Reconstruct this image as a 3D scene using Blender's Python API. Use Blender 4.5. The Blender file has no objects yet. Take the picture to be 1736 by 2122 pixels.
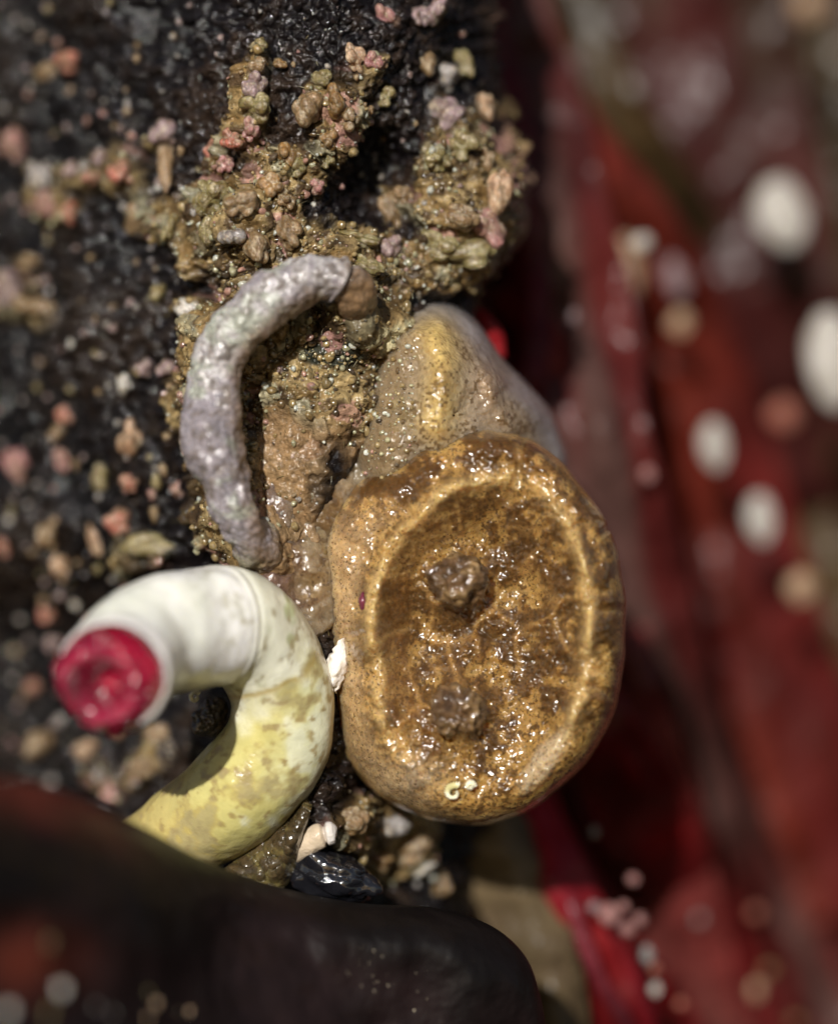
import bpy, math
import numpy as np
from mathutils import Vector, Matrix
sc = bpy.context.scene
col = sc.collection
rng = np.random.default_rng(11)
# ------------------------------------------------------------------ camera, sky, sun, exposure
# One Blender unit is one centimetre of the place.  The camera looks along +Y.
sc.unit_settings.scale_length = 0.01
DIST = 8.0
cd = bpy.data.cameras.new('camera'); cam = bpy.data.objects.new('camera', cd); col.objects.link(cam)
cam.location = (0, -DIST, 0); cam.rotation_euler = (math.radians(90), 0, 0)
cd.sensor_fit = 'HORIZONTAL'; cd.sensor_width = 36; cd.lens = 36 * DIST / 2.5
cd.clip_start = 0.05; cd.clip_end = 200
cd.dof.use_dof = True; cd.dof.focus_distance = DIST - 0.02; cd.dof.aperture_fstop = cd.lens / 480.0
sc.camera = cam
SUN = Vector((-0.21, -0.91, 0.35)).normalized()
w = bpy.data.worlds.new('World'); sc.world = w; w.use_nodes = True
nt = w.node_tree; bg = nt.nodes['Background']
sky = nt.nodes.new('ShaderNodeTexSky'); sky.sky_type = 'NISHITA'; sky.sun_disc = False
sky.sun_elevation = math.asin(SUN.z); sky.sun_rotation = math.atan2(SUN.x, SUN.y)
nt.links.new(sky.outputs[0], bg.inputs[0]); bg.inputs[1].default_value = 0.05
sd = bpy.data.lights.new('sun', 'SUN'); sd.energy = 5.0; sd.angle = math.radians(1.0); sd.color = (1.0, 0.965, 0.92)
so = bpy.data.objects.new('sun', sd); col.objects.link(so)
so.rotation_euler = SUN.to_track_quat('Z', 'Y').to_euler()
sc.view_settings.view_transform = 'Standard'; sc.view_settings.look = 'None'
sc.view_settings.exposure = 0.12; sc.view_settings.gamma = 1.0; sc.view_settings.use_curve_mapping = False
sc.cycles.use_denoising = True
sc.cycles.sample_clamp_indirect = 4.0
sc.cycles.max_bounces = 6
sc.cycles.caustics_reflective = False; sc.cycles.caustics_refractive = False

# ------------------------------------------------------------------ helpers
S = 0.00144
def F(x, y, d=0.0):
    """layout point (picture plan units) at depth d centimetres behind the focus plane"""
    x = np.asarray(x, float); y = np.asarray(y, float); d = np.asarray(d, float)
    k = (DIST + d) / DIST
    return np.stack(np.broadcast_arrays((x - 868) * S * k, d, (1060.5 - y) * S * k), -1)
def sm(a, b, x):
    t = np.clip((x - a) / (b - a), 0, 1); return t * t * (3 - 2 * t)
def _h(ix, iy, iz, s):
    n = (ix.astype(np.int64) * 374761393 + iy.astype(np.int64) * 668265263 + iz.astype(np.int64) * 2147483647 + s * 974711) & 0xFFFFFFFF
    n = ((n ^ (n >> 13)) * 1274126177) & 0xFFFFFFFF
    n = ((n ^ (n >> 16)) * 2246822519) & 0xFFFFFFFF
    n = n ^ (n >> 15)
    return (n & 0xFFFFFF) / float(0xFFFFFF)
def vnoise(p, s=0):
    f = np.floor(p); t = p - f; t = t * t * t * (t * (t * 6 - 15) + 10)
    i = f.astype(np.int64); r = 0
    for a in (0, 1):
        for b in (0, 1):
            for c in (0, 1):
                wgt = (t[:, 0] if a else 1 - t[:, 0]) * (t[:, 1] if b else 1 - t[:, 1]) * (t[:, 2] if c else 1 - t[:, 2])
                r = r + wgt * _h(i[:, 0] + a, i[:, 1] + b, i[:, 2] + c, s)
    return r * 2 - 1
def fbm(p, sc_, o=4, s=0):
    r = 0; a = 1.0; tot = 0
    for k in range(o):
        r = r + a * vnoise(p * sc_ + 17.3 * k, s + k); tot += a; a *= 0.5; sc_ *= 2.03
    return r / tot
def worley2(x, z, cell, s=0):
    """F1, F2 and a random value of the nearest cell"""
    X = x / cell; Z = z / cell; ix = np.floor(X).astype(np.int64); iz = np.floor(Z).astype(np.int64)
    f1 = np.full(X.shape, 9.0); f2 = np.full(X.shape, 9.0); idn = np.zeros(X.shape)
    o = np.zeros_like(ix)
    for a in (-1, 0, 1):
        for b in (-1, 0, 1):
            px = ix + a + _h(ix + a, iz + b, o, s); pz = iz + b + _h(ix + a, iz + b, o, s + 5)
            d = np.hypot(px - X, pz - Z); rv = _h(ix + a, iz + b, o, s + 9)
            m = d < f1
            f2 = np.where(m, f1, np.minimum(f2, d)); idn = np.where(m, rv, idn); f1 = np.where(m, d, f1)
    return f1, f2, idn
def mixc(a, b, m):
    m = np.asarray(m)[..., None]; return np.asarray(a, float) * (1 - m) + np.asarray(b, float) * m
def segdist(x, y, pts):
    """distance to a polyline and running parameter"""
    best = np.full(np.shape(x), 1e9); par = np.zeros(np.shape(x)); n = len(pts) - 1
    for k in range(n):
        ax, ay = pts[k][:2]; bx, by = pts[k + 1][:2]; dx, dy = bx - ax, by - ay
        t = np.clip(((x - ax) * dx + (y - ay) * dy) / (dx * dx + dy * dy), 0, 1)
        d = np.hypot(x - ax - t * dx, y - ay - t * dy); m = d < best
        best = np.where(m, d, best); par = np.where(m, (k + t) / n, par)
    return best, par
def spline(pts, n):
    P = np.asarray(pts, float); P = np.vstack([2 * P[0] - P[1], P, 2 * P[-1] - P[-2]]); out = []
    t = np.linspace(0, len(P) - 3 - 1e-9, n); k = t.astype(int); u = (t - k)[:, None]
    p0, p1, p2, p3 = P[k], P[k + 1], P[k + 2], P[k + 3]
    return 0.5 * (2 * p1 + (p2 - p0) * u + (2 * p0 - 5 * p1 + 4 * p2 - p3) * u * u + (3 * p1 - p0 - 3 * p2 + p3) * u ** 3)
def mesh_obj(name, V, Q, mat, parent=None, colr=None, smooth=True):
    V = np.ascontiguousarray(V, dtype=np.float32); Q = np.ascontiguousarray(Q, dtype=np.int32)
    me = bpy.data.meshes.new(name); k = Q.shape[1]
    me.vertices.add(len(V)); me.vertices.foreach_set('co', V.ravel())
    me.loops.add(Q.size); me.loops.foreach_set('vertex_index', Q.ravel())
    me.polygons.add(len(Q)); me.polygons.foreach_set('loop_start', np.arange(0, Q.size, k, dtype=np.int32))
    me.update(calc_edges=True); me.validate()
    if smooth: me.polygons.foreach_set('use_smooth', np.ones(len(me.polygons), dtype=bool))
    if colr is not None:
        a = me.color_attributes.new('Col', 'FLOAT_COLOR', 'POINT')
        c = np.ones((len(V), 4), dtype=np.float32); c[:, :3] = np.clip(colr, 0, 1); a.data.foreach_set('color', c.ravel())
    me.materials.append(mat)
    o = bpy.data.objects.new(name, me); col.objects.link(o)
    if parent is not None: o.parent = parent
    return o
def grid_faces(nu, nv, wrap=False):
    i = np.arange(nu - 1)[:, None]; j = np.arange(nv if wrap else nv - 1)[None, :]; j2 = (j + 1) % nv
    return np.stack([i * nv + j, i * nv + j2, (i + 1) * nv + j2, (i + 1) * nv + j], -1).reshape(-1, 4)
def grid_normals(P):
    a = np.gradient(P, axis=0); b = np.gradient(P, axis=1); n = np.cross(a, b)
    return n / (np.linalg.norm(n, axis=-1, keepdims=True) + 1e-12)
def empty(name, loc=(0, 0, 0)):
    o = bpy.data.objects.new(name, None); col.objects.link(o); o.location = Vector([float(v) for v in loc]); o.empty_display_size = 0.05
    return o
def tag(o, label, cat, group=None):
    o['label'] = label; o['category'] = cat
    if group: o['group'] = group
    return o
def under(root, V):
    return np.asarray(V) - np.array(root.location)

# ------------------------------------------------------------------ materials
def wet(name, rough=0.3, coat=0.6, crough=0.06, sss=0.0, srad=(0.05, 0.03, 0.015), bumps=((60, 0.25, 0.01),), vary=0.35, vscale=40,
        color=None, speck=None, trans=0.0, metal=0.0, rvar=0.0, ior=1.4):
    """wet organic surface: pigment attribute, noise variation, dark specks, bump octaves and a water film"""
    m = bpy.data.materials.new(name); m.use_nodes = True; n = m.node_tree.nodes; L = m.node_tree.links.new
    b = n['Principled BSDF']; tc = n.new('ShaderNodeTexCoord'); geo = n.new('ShaderNodeNewGeometry')
    if color is None:
        at = n.new('ShaderNodeAttribute'); at.attribute_name = 'Col'; c = at.outputs['Color']
    else:
        rg = n.new('ShaderNodeRGB'); rg.outputs[0].default_value = (*color, 1); c = rg.outputs[0]
    if vary:
        nz = n.new('ShaderNodeTexNoise'); nz.inputs['Scale'].default_value = vscale; nz.inputs['Detail'].default_value = 4
        L(tc.outputs['Object'], nz.inputs['Vector'])
        mr = n.new('ShaderNodeMapRange'); mr.inputs[1].default_value = 0.3; mr.inputs[2].default_value = 0.7
        mr.inputs[3].default_value = 1 - vary; mr.inputs[4].default_value = 1 + vary; L(nz.outputs[0], mr.inputs[0])
        mx = n.new('ShaderNodeMix'); mx.data_type = 'RGBA'; mx.blend_type = 'MULTIPLY'; mx.inputs[0].default_value = 1
        L(c, mx.inputs[6]); L(mr.outputs[0], mx.inputs[7]); c = mx.outputs[2]
    if speck:
        scl, lo, hi, sc_col = speck
        nz = n.new('ShaderNodeTexNoise'); nz.inputs['Scale'].default_value = scl; nz.inputs['Detail'].default_value = 3; nz.inputs['Roughness'].default_value = 0.7
        L(tc.outputs['Object'], nz.inputs['Vector'])
        mr = n.new('ShaderNodeMapRange'); mr.inputs[1].default_value = lo; mr.inputs[2].default_value = hi; L(nz.outputs[0], mr.inputs[0])
        mx = n.new('ShaderNodeMix'); mx.data_type = 'RGBA'; L(mr.outputs[0], mx.inputs[0]); L(c, mx.inputs[6]); mx.inputs[7].default_value = (*sc_col, 1); c = mx.outputs[2]
    L(c, b.inputs['Base Color'])
    b.inputs['Roughness'].default_value = rough; b.inputs['IOR'].default_value = ior
    b.inputs['Specular IOR Level'].default_value = 0.15
    b.inputs['Coat Weight'].default_value = coat; b.inputs['Coat Roughness'].default_value = crough; b.inputs['Coat IOR'].default_value = 1.6
    b.inputs['Subsurface Weight'].default_value = sss; b.inputs['Subsurface Radius'].default_value = srad; b.inputs['Subsurface Scale'].default_value = 1.0
    b.inputs['Transmission Weight'].default_value = trans
    prev = None
    for scl, st, dist in bumps:
        nz = n.new('ShaderNodeTexNoise'); nz.inputs['Scale'].default_value = scl; nz.inputs['Detail'].default_value = 3
        L(tc.outputs['Object'], nz.inputs['Vector'])
        bp = n.new('ShaderNodeBump'); bp.inputs['Strength'].default_value = st; bp.inputs['Distance'].default_value = dist
        L(nz.outputs[0], bp.inputs['Height'])
        if prev is not None: L(prev, bp.inputs['Normal'])
        prev = bp.outputs[0]
    if prev is not None:
        L(prev, b.inputs['Normal']); L(prev, b.inputs['Coat Normal'])
    return m
M_rock = wet('wet_rock', rough=0.6, coat=0.42, crough=0.09, bumps=((30, 0.6, 0.03), (100, 0.4, 0.008)), vary=0.4, vscale=60)
M_crust = wet('wet_crust', rough=0.4, coat=1.0, crough=0.13, sss=0.4, srad=(0.03, 0.02, 0.01), bumps=((36, 0.35, 0.02), (100, 0.25, 0.006)), vary=0.4, vscale=50)
M_nodule = wet('coralline_nodule', rough=0.4, coat=1.0, crough=0.12, sss=0.45, srad=(0.05, 0.03, 0.02), bumps=((7, 0.25, 0.08), (22, 0.3, 0.02)), vary=0.4, vscale=6)
M_squirt = wet('squirt_tunic', rough=0.35, coat=1.0, crough=0.13, sss=0.7, srad=(0.12, 0.07, 0.028), bumps=((18, 0.16, 0.03), (70, 0.20, 0.008)), vary=0.25, vscale=60, speck=(130, 0.57, 0.63, (0.06, 0.03, 0.010)))
M_siphon = wet('siphon_skin', rough=0.3, coat=1.0, crough=0.11, sss=0.1, bumps=((24, 0.6, 0.03), (70, 0.5, 0.01)), vary=0.4, vscale=40)
M_jelly = wet('jelly_tunic', rough=0.25, coat=1.0, crough=0.11, sss=0.65, srad=(0.14, 0.10, 0.06), bumps=((26, 0.25, 0.03), (90, 0.4, 0.010)), vary=0.18, vscale=60)
M_white_tube = wet('white_worm_tube', rough=0.3, coat=0.7, crough=0.12, sss=0.3, srad=(0.05, 0.05, 0.035), bumps=((10, 0.15, 0.03), (45, 0.25, 0.008), (120, 0.3, 0.004)), vary=0.06, vscale=30)
M_grey_tube = wet('grey_worm_tube', rough=0.45, coat=0.65, crough=0.13, sss=0.15, bumps=((36, 0.3, 0.02), (110, 0.35, 0.006)), vary=0.4, vscale=90)
M_plug = wet('crimson_plug', rough=0.25, coat=1.0, crough=0.2, sss=0.2, srad=(0.05, 0.01, 0.01), bumps=((10, 0.35, 0.03),), vary=0.3, vscale=14)
M_kelp = wet('dark_kelp', rough=0.55, coat=0.08, crough=0.2, bumps=((6, 0.5, 0.05), (120, 0.25, 0.003)), vary=0.4, vscale=5)
M_weed = wet('red_seaweed', rough=0.5, coat=0.14, crough=0.22, bumps=((4, 0.6, 0.10), (15, 0.4, 0.03)), vary=0.5, vscale=2.2)
M_shell = wet('pale_shell', rough=0.4, coat=0.5, crough=0.1, sss=0.2, srad=(0.03, 0.03, 0.02), bumps=((25, 0.5, 0.02), (80, 0.3, 0.006)), vary=0.15, vscale=20)
M_black = wet('black_shell', rough=0.18, coat=1.0, crough=0.05, bumps=((9, 0.5, 0.05),), vary=0.2, vscale=20)
M_wall = wet('shaded_rock_wall', rough=0.6, coat=0.2, crough=0.3, bumps=((3, 0.8, 0.2),), vary=0.5, vscale=1.5)

# lumps on the rock: where they sit, size, colour and what each looks like
NOD = [ # x, y, radius, colour, stretch, label
 (337, 283, 36, 'mauve', (1, 1, 1.1), 'pinkish grey pitted knob on a narrow stalk, upper left of the rock'),
 (540, 92, 17, 'olive', (1, 1, 1.2), 'topmost small bead of the upright knobbly column'),
 (536, 135, 24, 'tan', (1, 1, 1), 'brown bead second from the top of the knobbly column'),
 (528, 172, 28, 'mauve', (1, 1, 1.2), 'greyish pitted bead in the middle of the knobbly column'),
 (532, 222, 32, 'olive', (1.1, 1, 1.1), 'wide olive grey bead near the foot of the knobbly column'),
 (520, 268, 24, 'pink', (1, 1, 1.2), 'pink lump at the foot of the knobbly column'),
 (488, 288, 28, 'salmon', (1.1, 1, 1), 'salmon lump in the middle of the pink cluster'),
 (448, 312, 27, 'salmon', (1, 1, 1), 'reddest lump at the left end of the pink cluster'),
 (462, 342, 24, 'pink', (1, 1, .9), 'dull pink lump hanging lowest in the pink cluster'),
 (582, 132, 14, 'amber', (1.3, 1, 1), 'small amber crumb right of the knobbly column'),
 (668, 165, 27, 'olive', (1, 1, 1), 'glassy olive bead on top of the amber cluster'),
 (640, 222, 36, 'tan', (1, 1, 1.2), 'large reddish brown bead at the left of the amber cluster'),
 (698, 212, 30, 'amber', (1, 1, 1.3), 'long amber bead in the middle of the amber cluster'),
 (722, 244, 24, 'tan', (1, 1, 1.1), 'brown bead at the right of the amber cluster'),
 (680, 286, 25, 'amber', (1, 1, 1.1), 'golden bead hanging under the amber cluster'),
 (762, 232, 15, 'tan', (1, 1, 1), 'tiny tan bead off the right side of the amber cluster'),
 (678, 335, 17, 'olive', (1, 1, 1), 'small olive bead below the amber cluster'),
 (738, 122, 26, 'peach', (.8, 1, 1.3), 'pale peach upright bead above the amber cluster'),
 (776, 128, 20, 'pink', (1, 1, 1.2), 'pinkish bead touching the pale peach bead'),
 (592, 322, 25, 'amber', (1, 1, 1.2), 'orange amber bead below the knobbly column'),
 (622, 348, 24, 'olive', (1.1, 1, 1), 'yellowish bead right of the orange amber bead'),
 (657, 388, 19, 'pink', (1, 1, 1), 'round rose pink bead at the right end of its row'),
 (570, 388, 33, 'amber', (1, 1, 1.1), 'golden cluster bead above the brown crust'),
 (596, 418, 20, 'tan', (1, 1, 1), 'tan crumb under the golden cluster bead'),
 (600, 480, 34, 'tan', (.9, 1, 1.3), 'spiky brown upright lump above the grey tube'),
 (440, 408, 42, 'olive', (1, .8, 1), 'broad olive blob at the top of the glassy crust'),
 (500, 425, 36, 'tan', (1.1, .8, 1), 'tan blob at the upper right of the glassy crust'),
 (425, 482, 32, 'olive', (.9, .9, 1.2), 'glassy round olive blob with a dark centre'),
 (478, 492, 30, 'grey', (1, 1, 1), 'grey sparkling blob in the middle of the glassy crust'),
 (535, 510, 36, 'tan', (.9, .8, 1.4), 'long brown lobe along the right of the glassy crust'),
 (812, 510, 27, 'mauve', (.9, 1, 1.2), 'lilac pink pitted bead right of the grey tube end'),
 (745, 495, 26, 'olive', (1.8, 1, .7), 'pale yellow bar lying left of the lilac bead'),
 (765, 548, 26, 'olive', (1.4, 1, .8), 'wet greenish lump above the grey tube end'),
 (808, 432, 30, 'tan', (.9, .9, 1.5), 'tan ridge rising above the lilac bead'),
 (905, 20, 26, 'mauve', (.9, 1, 1.4), 'blurred mauve bead at the top edge of the rock'),
 (872, 36, 24, 'mauve', (1, 1, 1.3), 'mauve grey lump near the top centre of the photo'),
 (800, 32, 22, 'pink', (.9, 1, 1.4), 'dull pink lump left of the mauve grey lump'),
 (1000, 22, 24, 'peach', (1, 1, 1.5), 'pale knob on the rock outline at the top'),
 (888, 130, 26, 'tan', (.9, 1, 1.3), 'tan lump under the mauve grey lump'),
 (925, 165, 30, 'grey', (1, 1, 1.2), 'blurred grey blue bead near the rock outline'),
 (960, 130, 20, 'olive', (1, 1, 2), 'olive upright lump near the rock outline'),
 (1005, 222, 24, 'peach', (.8, 1, 1.5), 'peach knob on the outline above the big lump'),
 (925, 240, 42, 'mauve', (1.2, .8, 1), 'mauve mound on top of the big outer lump'),
 (960, 300, 34, 'olive', (1.2, .8, 1), 'olive mound in the middle of the big outer lump'),
 (905, 330, 28, 'olive', (1, .8, 1), 'pale green beads at the left of the big outer lump'),
 (1010, 340, 32, 'tan', (.8, .8, 1.4), 'tan fold at the upper right of the big outer lump'),
 (1034, 400, 46, 'peach', (.8, .7, 1.35), 'peach pink bulge at the outermost edge of the rock'),
 (1008, 480, 46, 'pink', (.9, .7, 1.2), 'rosy bulge under the peach pink bulge'),
 (960, 450, 34, 'tan', (1.2, .8, .9), 'tan bead row across the big outer lump'),
 (910, 505, 36, 'olive', (1.3, .8, .9), 'olive mound at the bottom of the big outer lump'),
 (965, 525, 48, 'olive', (1.3, .7, .8), 'khaki shoulder beneath the big outer lump'),
 (835, 405, 24, 'tan', (1, 1, 1), 'tan bead in the dark hollow beside the big lump'),
 (800, 200, 20, 'olive', (1, 1, 1.2), 'small khaki bead on the dark rock right of the amber cluster'),
 (28, 300, 34, 'pink', (.9, 1, 1.2), 'blurred dusky pink knob at the left edge, upper part'),
 (142, 132, 32, 'salmon', (1.2, 1, .9), 'blurred dull red lump at the upper left'),
 (95, 150, 26, 'tan', (1.2, 1, .8), 'brown lump left of the dull red lump'),
 (85, 365, 32, 'grey', (1, 1, 1.3), 'blurred grey knob above the twin pink knobs'),
 (148, 350, 22, 'mauve', (1, 1, 1), 'small mauve knob above the twin pink knobs'),
 (102, 425, 34, 'pink', (1, 1, 1.1), 'left one of the twin pink knobs'),
 (150, 440, 26, 'salmon', (.9, 1, 1.2), 'right one of the twin pink knobs'),
 (186, 368, 18, 'salmon', (1, 1, 1.1), 'small coral pink bead between the knobs and the stalked knob'),
 (252, 362, 32, 'salmon', (1, 1, 1), 'coral pink round knob left of the stalk'),
 (204, 326, 20, 'mauve', (1, 1, 1.3), 'mauve bead above the small coral pink bead'),
 (285, 455, 40, 'tan', (1.2, .8, 1), 'brown speckled mound below the stalked knob'),
 (352, 470, 26, 'olive', (.7, 1, 1.5), 'greenish streak of crust left of the glassy blob'),
 (330, 610, 24, 'olive', (1, 1, 1), 'bright yellow green bead at the left of the crust'),
 (390, 640, 30, 'white', (1.2, .8, .8), 'pearly lobe at the elbow of the grey tube'),
 (60, 545, 26, 'tan', (1.2, 1, .7), 'brownish smear like lump on the left rock'),
 (80, 640, 40, 'tan', (1.6, .8, .7), 'wide dull tan ridge on the far left'),
 (20, 600, 36, 'mauve', (1, .8, 1.2), 'blurred mauve mound at the left edge beside the ridge'),
 (258, 795, 21, 'white', (.9, 1, 1.2), 'bright white bead on the dark rock'),
 (300, 762, 22, 'mauve', (1, 1, 1), 'lilac bead right of the bright white bead'),
 (342, 770, 26, 'mauve', (1.1, 1, 1), 'larger mauve bead between the lilac bead and the grey tube'),
 (378, 825, 18, 'pink', (1, 1, 1), 'small pink bead tucked at the left side of the grey tube'),
 (272, 905, 38, 'peach', (.95, 1, 1.25), 'large peach oval knob with a dent left of the grey tube'),
 (136, 860, 20, 'salmon', (1, 1, 1.3), 'blurred orange bead on the dark left rock'),
 (120, 895, 18, 'tan', (1, 1, 1.3), 'brown bead right under the orange bead'),
 (132, 955, 27, 'pink', (1, 1, 1.1), 'round pink bead under the brown bead'),
 (38, 962, 38, 'pink', (.9, 1, 1.2), 'largest pink knob by the left edge of the photo'),
 (212, 985, 27, 'olive', (.9, 1, 1.2), 'khaki pear shaped bead below the peach oval knob'),
 (268, 1000, 20, 'salmon', (1, 1, 1.1), 'dull salmon bead right of the khaki pear shaped bead'),
 (322, 1000, 18, 'olive', (1, 1, 1.2), 'small olive bead near the grey tube'),
 (368, 1020, 21, 'pink', (1, 1, 1.2), 'pink bead touching the left side of the grey tube'),
 (320, 1060, 14, 'tan', (.8, 1, 2), 'slim tan crumb standing above the white tube'),
 (252, 1082, 34, 'salmon', (1.05, 1, 1), 'bright orange pink knob above the white tube'),
 (196, 1120, 18, 'peach', (.8, 1, 2.4), 'slim pale stick lying above the white tube'),
 (100, 1110, 26, 'tan', (1, 1, 1.6), 'brown elongated lump on the lower left rock'),
 (125, 1175, 24, 'peach', (.9, 1, 1.5), 'peach elongated lump left of the white tube'),
 (100, 1270, 26, 'salmon', (.9, 1, 1.1), 'orange red bead left of the red tube plug'),
 (112, 1335, 22, 'mauve', (1, 1, 1.2), 'mauve bead left of the red tube plug'),
 (8, 1130, 20, 'salmon', (1, 1, 1.4), 'reddish bead cut by the left edge of the photo'),
 (75, 1425, 24, 'salmon', (1.1, 1, 1), 'dusky red bead below and left of the red plug'),
 (85, 1540, 30, 'tan', (1.1, 1, 1.5), 'brown lump above the dark kelp at the left'),
 (182, 1552, 32, 'peach', (1.4, 1, .8), 'flat tan pebble below the red plug'),
 (235, 1640, 34, 'pink', (1, 1, 1.05), 'rose pink knob just above the dark kelp'),
 (210, 1605, 18, 'grey', (1, 1, 1), 'grey bead on top of the rose pink knob'),
 (300, 1590, 28, 'tan', (1.2, .9, 1), 'brown crumb between the rose pink knob and the yellow tube'),
 (130, 1490, 18, 'grey', (1, 1, 1.4), 'grey bead under the left side of the red plug'),
 (350, 1560, 26, 'dark', (1.2, .9, 1), 'dark lump left of the black pebble'),
 (300, 1135, 56, 'olive', (1.5, .6, .6), 'dull olive mound behind the top of the white tube'),
 (330, 1520, 30, 'tan', (1.2, .8, .8), 'brown crumbly lump inside the bend of the yellow tube'),
 (800, 1710, 42, 'grey', (1.4, .8, .8), 'grey green sparkling lump under the sea squirt'),
 (735, 1700, 34, 'tan', (1, .8, 1), 'brown wet lump left of the grey green lump'),
 (860, 1760, 40, 'tan', (1.4, .8, .7), 'tan lump at the right under the sea squirt'),
 (780, 1780, 32, 'amber', (1.3, .8, .8), 'amber brown lump right above the black snail'),
 (880, 1800, 18, 'white', (1.8, .8, .6), 'pale cream bar lying below the sea squirt'),
 (915, 1830, 30, 'tan', (1.4, .8, 1), 'tan mound by the dark kelp edge below the sea squirt'),
]

# ------------------------------------------------------------------ rock face (structure)
EDGE = [(-300, 1015), (0, 1006), (90, 1000), (180, 1018), (250, 1020), (300, 1045), (360, 1066), (420, 1074), (470, 1058), (520, 1010), (570, 955), (620, 960), (700, 1010), (800, 1050),
        (1000, 1080), (1400, 1080), (1600, 1050), (1700, 1000), (1760, 985), (1850, 960), (2000, 980), (2500, 980)]
ex = np.array([e[1] for e in EDGE], float); ey = np.array([e[0] for e in EDGE], float)
GREY = [(735, 650), (738, 610), (705, 572), (650, 568), (590, 600), (500, 668), (455, 735), (440, 810), (440, 890), (458, 970), (480, 1045), (512, 1105), (560, 1165)]
nu, nv = 620, 860                       # columns across, rows down
yy = np.linspace(-260, 2420, nv)
edge = np.interp(yy, ey, ex)
R = 70.0
uu = np.linspace(0, 1, nu)
a = uu[:, None]
wrap0 = 0.86
xs = np.where(a < wrap0, -330 + (edge[None] - R + 330) * (a / wrap0), 0)
ang = np.clip((a - wrap0) / 0.08, 0, 1) * math.pi / 2
tail = np.clip((a - wrap0 - 0.08) / (1 - wrap0 - 0.08), 0, 1)
xs = np.where(a < wrap0, xs, edge[None] - R + R * np.sin(ang) - 60 * tail)
ys = np.broadcast_to(yy[None], xs.shape).copy()
dback = np.where(a < wrap0, 0, R * S * 2.2 * (1 - np.cos(ang)) + 2.6 * tail)
def base_depth(x, y):
    d = np.interp(x, [-330, 0, 180, 380, 520, 700, 850, 1000, 1100], [1.5, 0.95, 0.62, 0.30, 0.10, 0.04, 0.18, 0.42, 0.6])
    d = d + 0.38 * sm(660, 820, x) * sm(880, 1150, y)                       # behind the squirt
    d = d + 0.28 * sm(1080, 1350, y) * (1 - sm(500, 640, x))
    d = d + 0.10 * np.exp(-(((x - 680) / 120) ** 2 + ((y - 1820) / 60) ** 2)) * 3
    d = d - 0.16 * np.exp(-(((x - 960) / 110) ** 2 + ((y - 390) / 150) ** 2))   # lump at the outer edge
    d = d + 0.22 * np.exp(-(((x - 780) / 90) ** 2 + ((y - 380) / 110) ** 2))    # dark hollow beside it
    d = d - 0.17 * np.exp(-(segdist(x, y, GREY)[0] / 60) ** 2) * sm(560, 680, y) - 0.07 * np.exp(-(((x - 620) / 110) ** 2 + ((y - 930) / 200) ** 2))
    d = d - 0.13 * np.exp(-(((x - 490) / 90) ** 2 + ((y - 480) / 90) ** 2))
    return d
D0 = base_depth(xs, ys) + dback
P3 = F(xs, ys, D0)
# masks (pigment and growth)
gd, _ = segdist(xs, ys, GREY)
flat = np.stack([xs.ravel() * S, D0.ravel(), ys.ravel() * S], 1)
N1 = fbm(flat, 3.0, 4, 1).reshape(xs.shape); N2 = fbm(flat, 9.0, 4, 7).reshape(xs.shape); N3 = fbm(flat, 28.0, 3, 13).reshape(xs.shape); N4 = fbm(flat, 80.0, 2, 23).reshape(xs.shape)
def blob(cx, cy, rx, ry, rot=0):
    c, s_ = math.cos(math.radians(rot)), math.sin(math.radians(rot))
    dx, dy = xs - cx, ys - cy; u = (dx * c + dy * s_) / rx; v = (-dx * s_ + dy * c) / ry
    return np.exp(-(u * u + v * v))
crust = 0.95 * np.exp(-(gd / 78) ** 2) + blob(490, 470, 120, 100) + blob(960, 400, 105, 170) + 0.9 * blob(840, 560, 150, 50) + blob(700, 800, 130, 170) \
    + 0.9 * blob(600, 1150, 90, 130) + 0.9 * blob(575, 920, 60, 170) + 0.85 * blob(800, 1720, 160, 90) + 0.6 * blob(690, 210, 70, 90) + 0.55 * blob(535, 170, 35, 110) + 0.5 * blob(590, 340, 70, 60) \
    + 0.5 * blob(250, 330, 80, 60) + 0.45 * blob(120, 400, 90, 80) + 0.35 * blob(90, 640, 110, 60) + 0.35 * blob(250, 600, 160, 60) + 0.4 * blob(300, 1150, 110, 40) + 0.5 * blob(250, 1600, 100, 80)\
    + 0.4*blob(340,440,60,60)
for q in NOD: crust = crust + 0.34 * blob(q[0], q[1] + 0.3 * q[2], q[2] * 1.25, q[2] * 1.35)
crust = np.clip(sm(0.36, 0.74, crust + 0.32 * N2 + 0.15 * N3), 0, 1)
membr = np.clip(sm(0.35, 0.75, blob(670, 990, 120, 140) + blob(610, 1200, 70, 130) + 0.8 * blob(575, 960, 50, 120) + 0.15 * N2), 0, 1)
f1, f2, idn = worley2(xs + 14 * N2, ys + 14 * fbm(flat, 9.0, 3, 71).reshape(xs.shape), 40.0, 3)
g1, g2, idg = worley2(xs + 4 * N3, ys - 4 * N3, 17.0, 8)
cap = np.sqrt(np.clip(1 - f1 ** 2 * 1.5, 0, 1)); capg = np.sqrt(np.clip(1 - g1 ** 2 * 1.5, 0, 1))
disp = 0.060 * N1 + 0.035 * N2 + 0.012 * N3 + crust * (0.030 * cap * (0.3 + idn) + 0.013 * capg * (0.4 + idg) * (1 - 0.6 * membr)) + (1 - crust) * (0.014 * capg * (idg > 0.45) + 0.006 * N4) + 0.02 * crust
disp = disp * (1 - 0.5 * membr)
nrm = grid_normals(P3)
if nrm[100, 300, 1] > 0: nrm = -nrm
P3 = P3 + nrm * disp[..., None]
NRM = grid_normals(P3)
if NRM[100, 300, 1] > 0: NRM = -NRM
dark = mixc((0.004, 0.0026, 0.003), (0.022, 0.013, 0.008), sm(-0.2, 0.6, N1 + 0.6 * N3))
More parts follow.
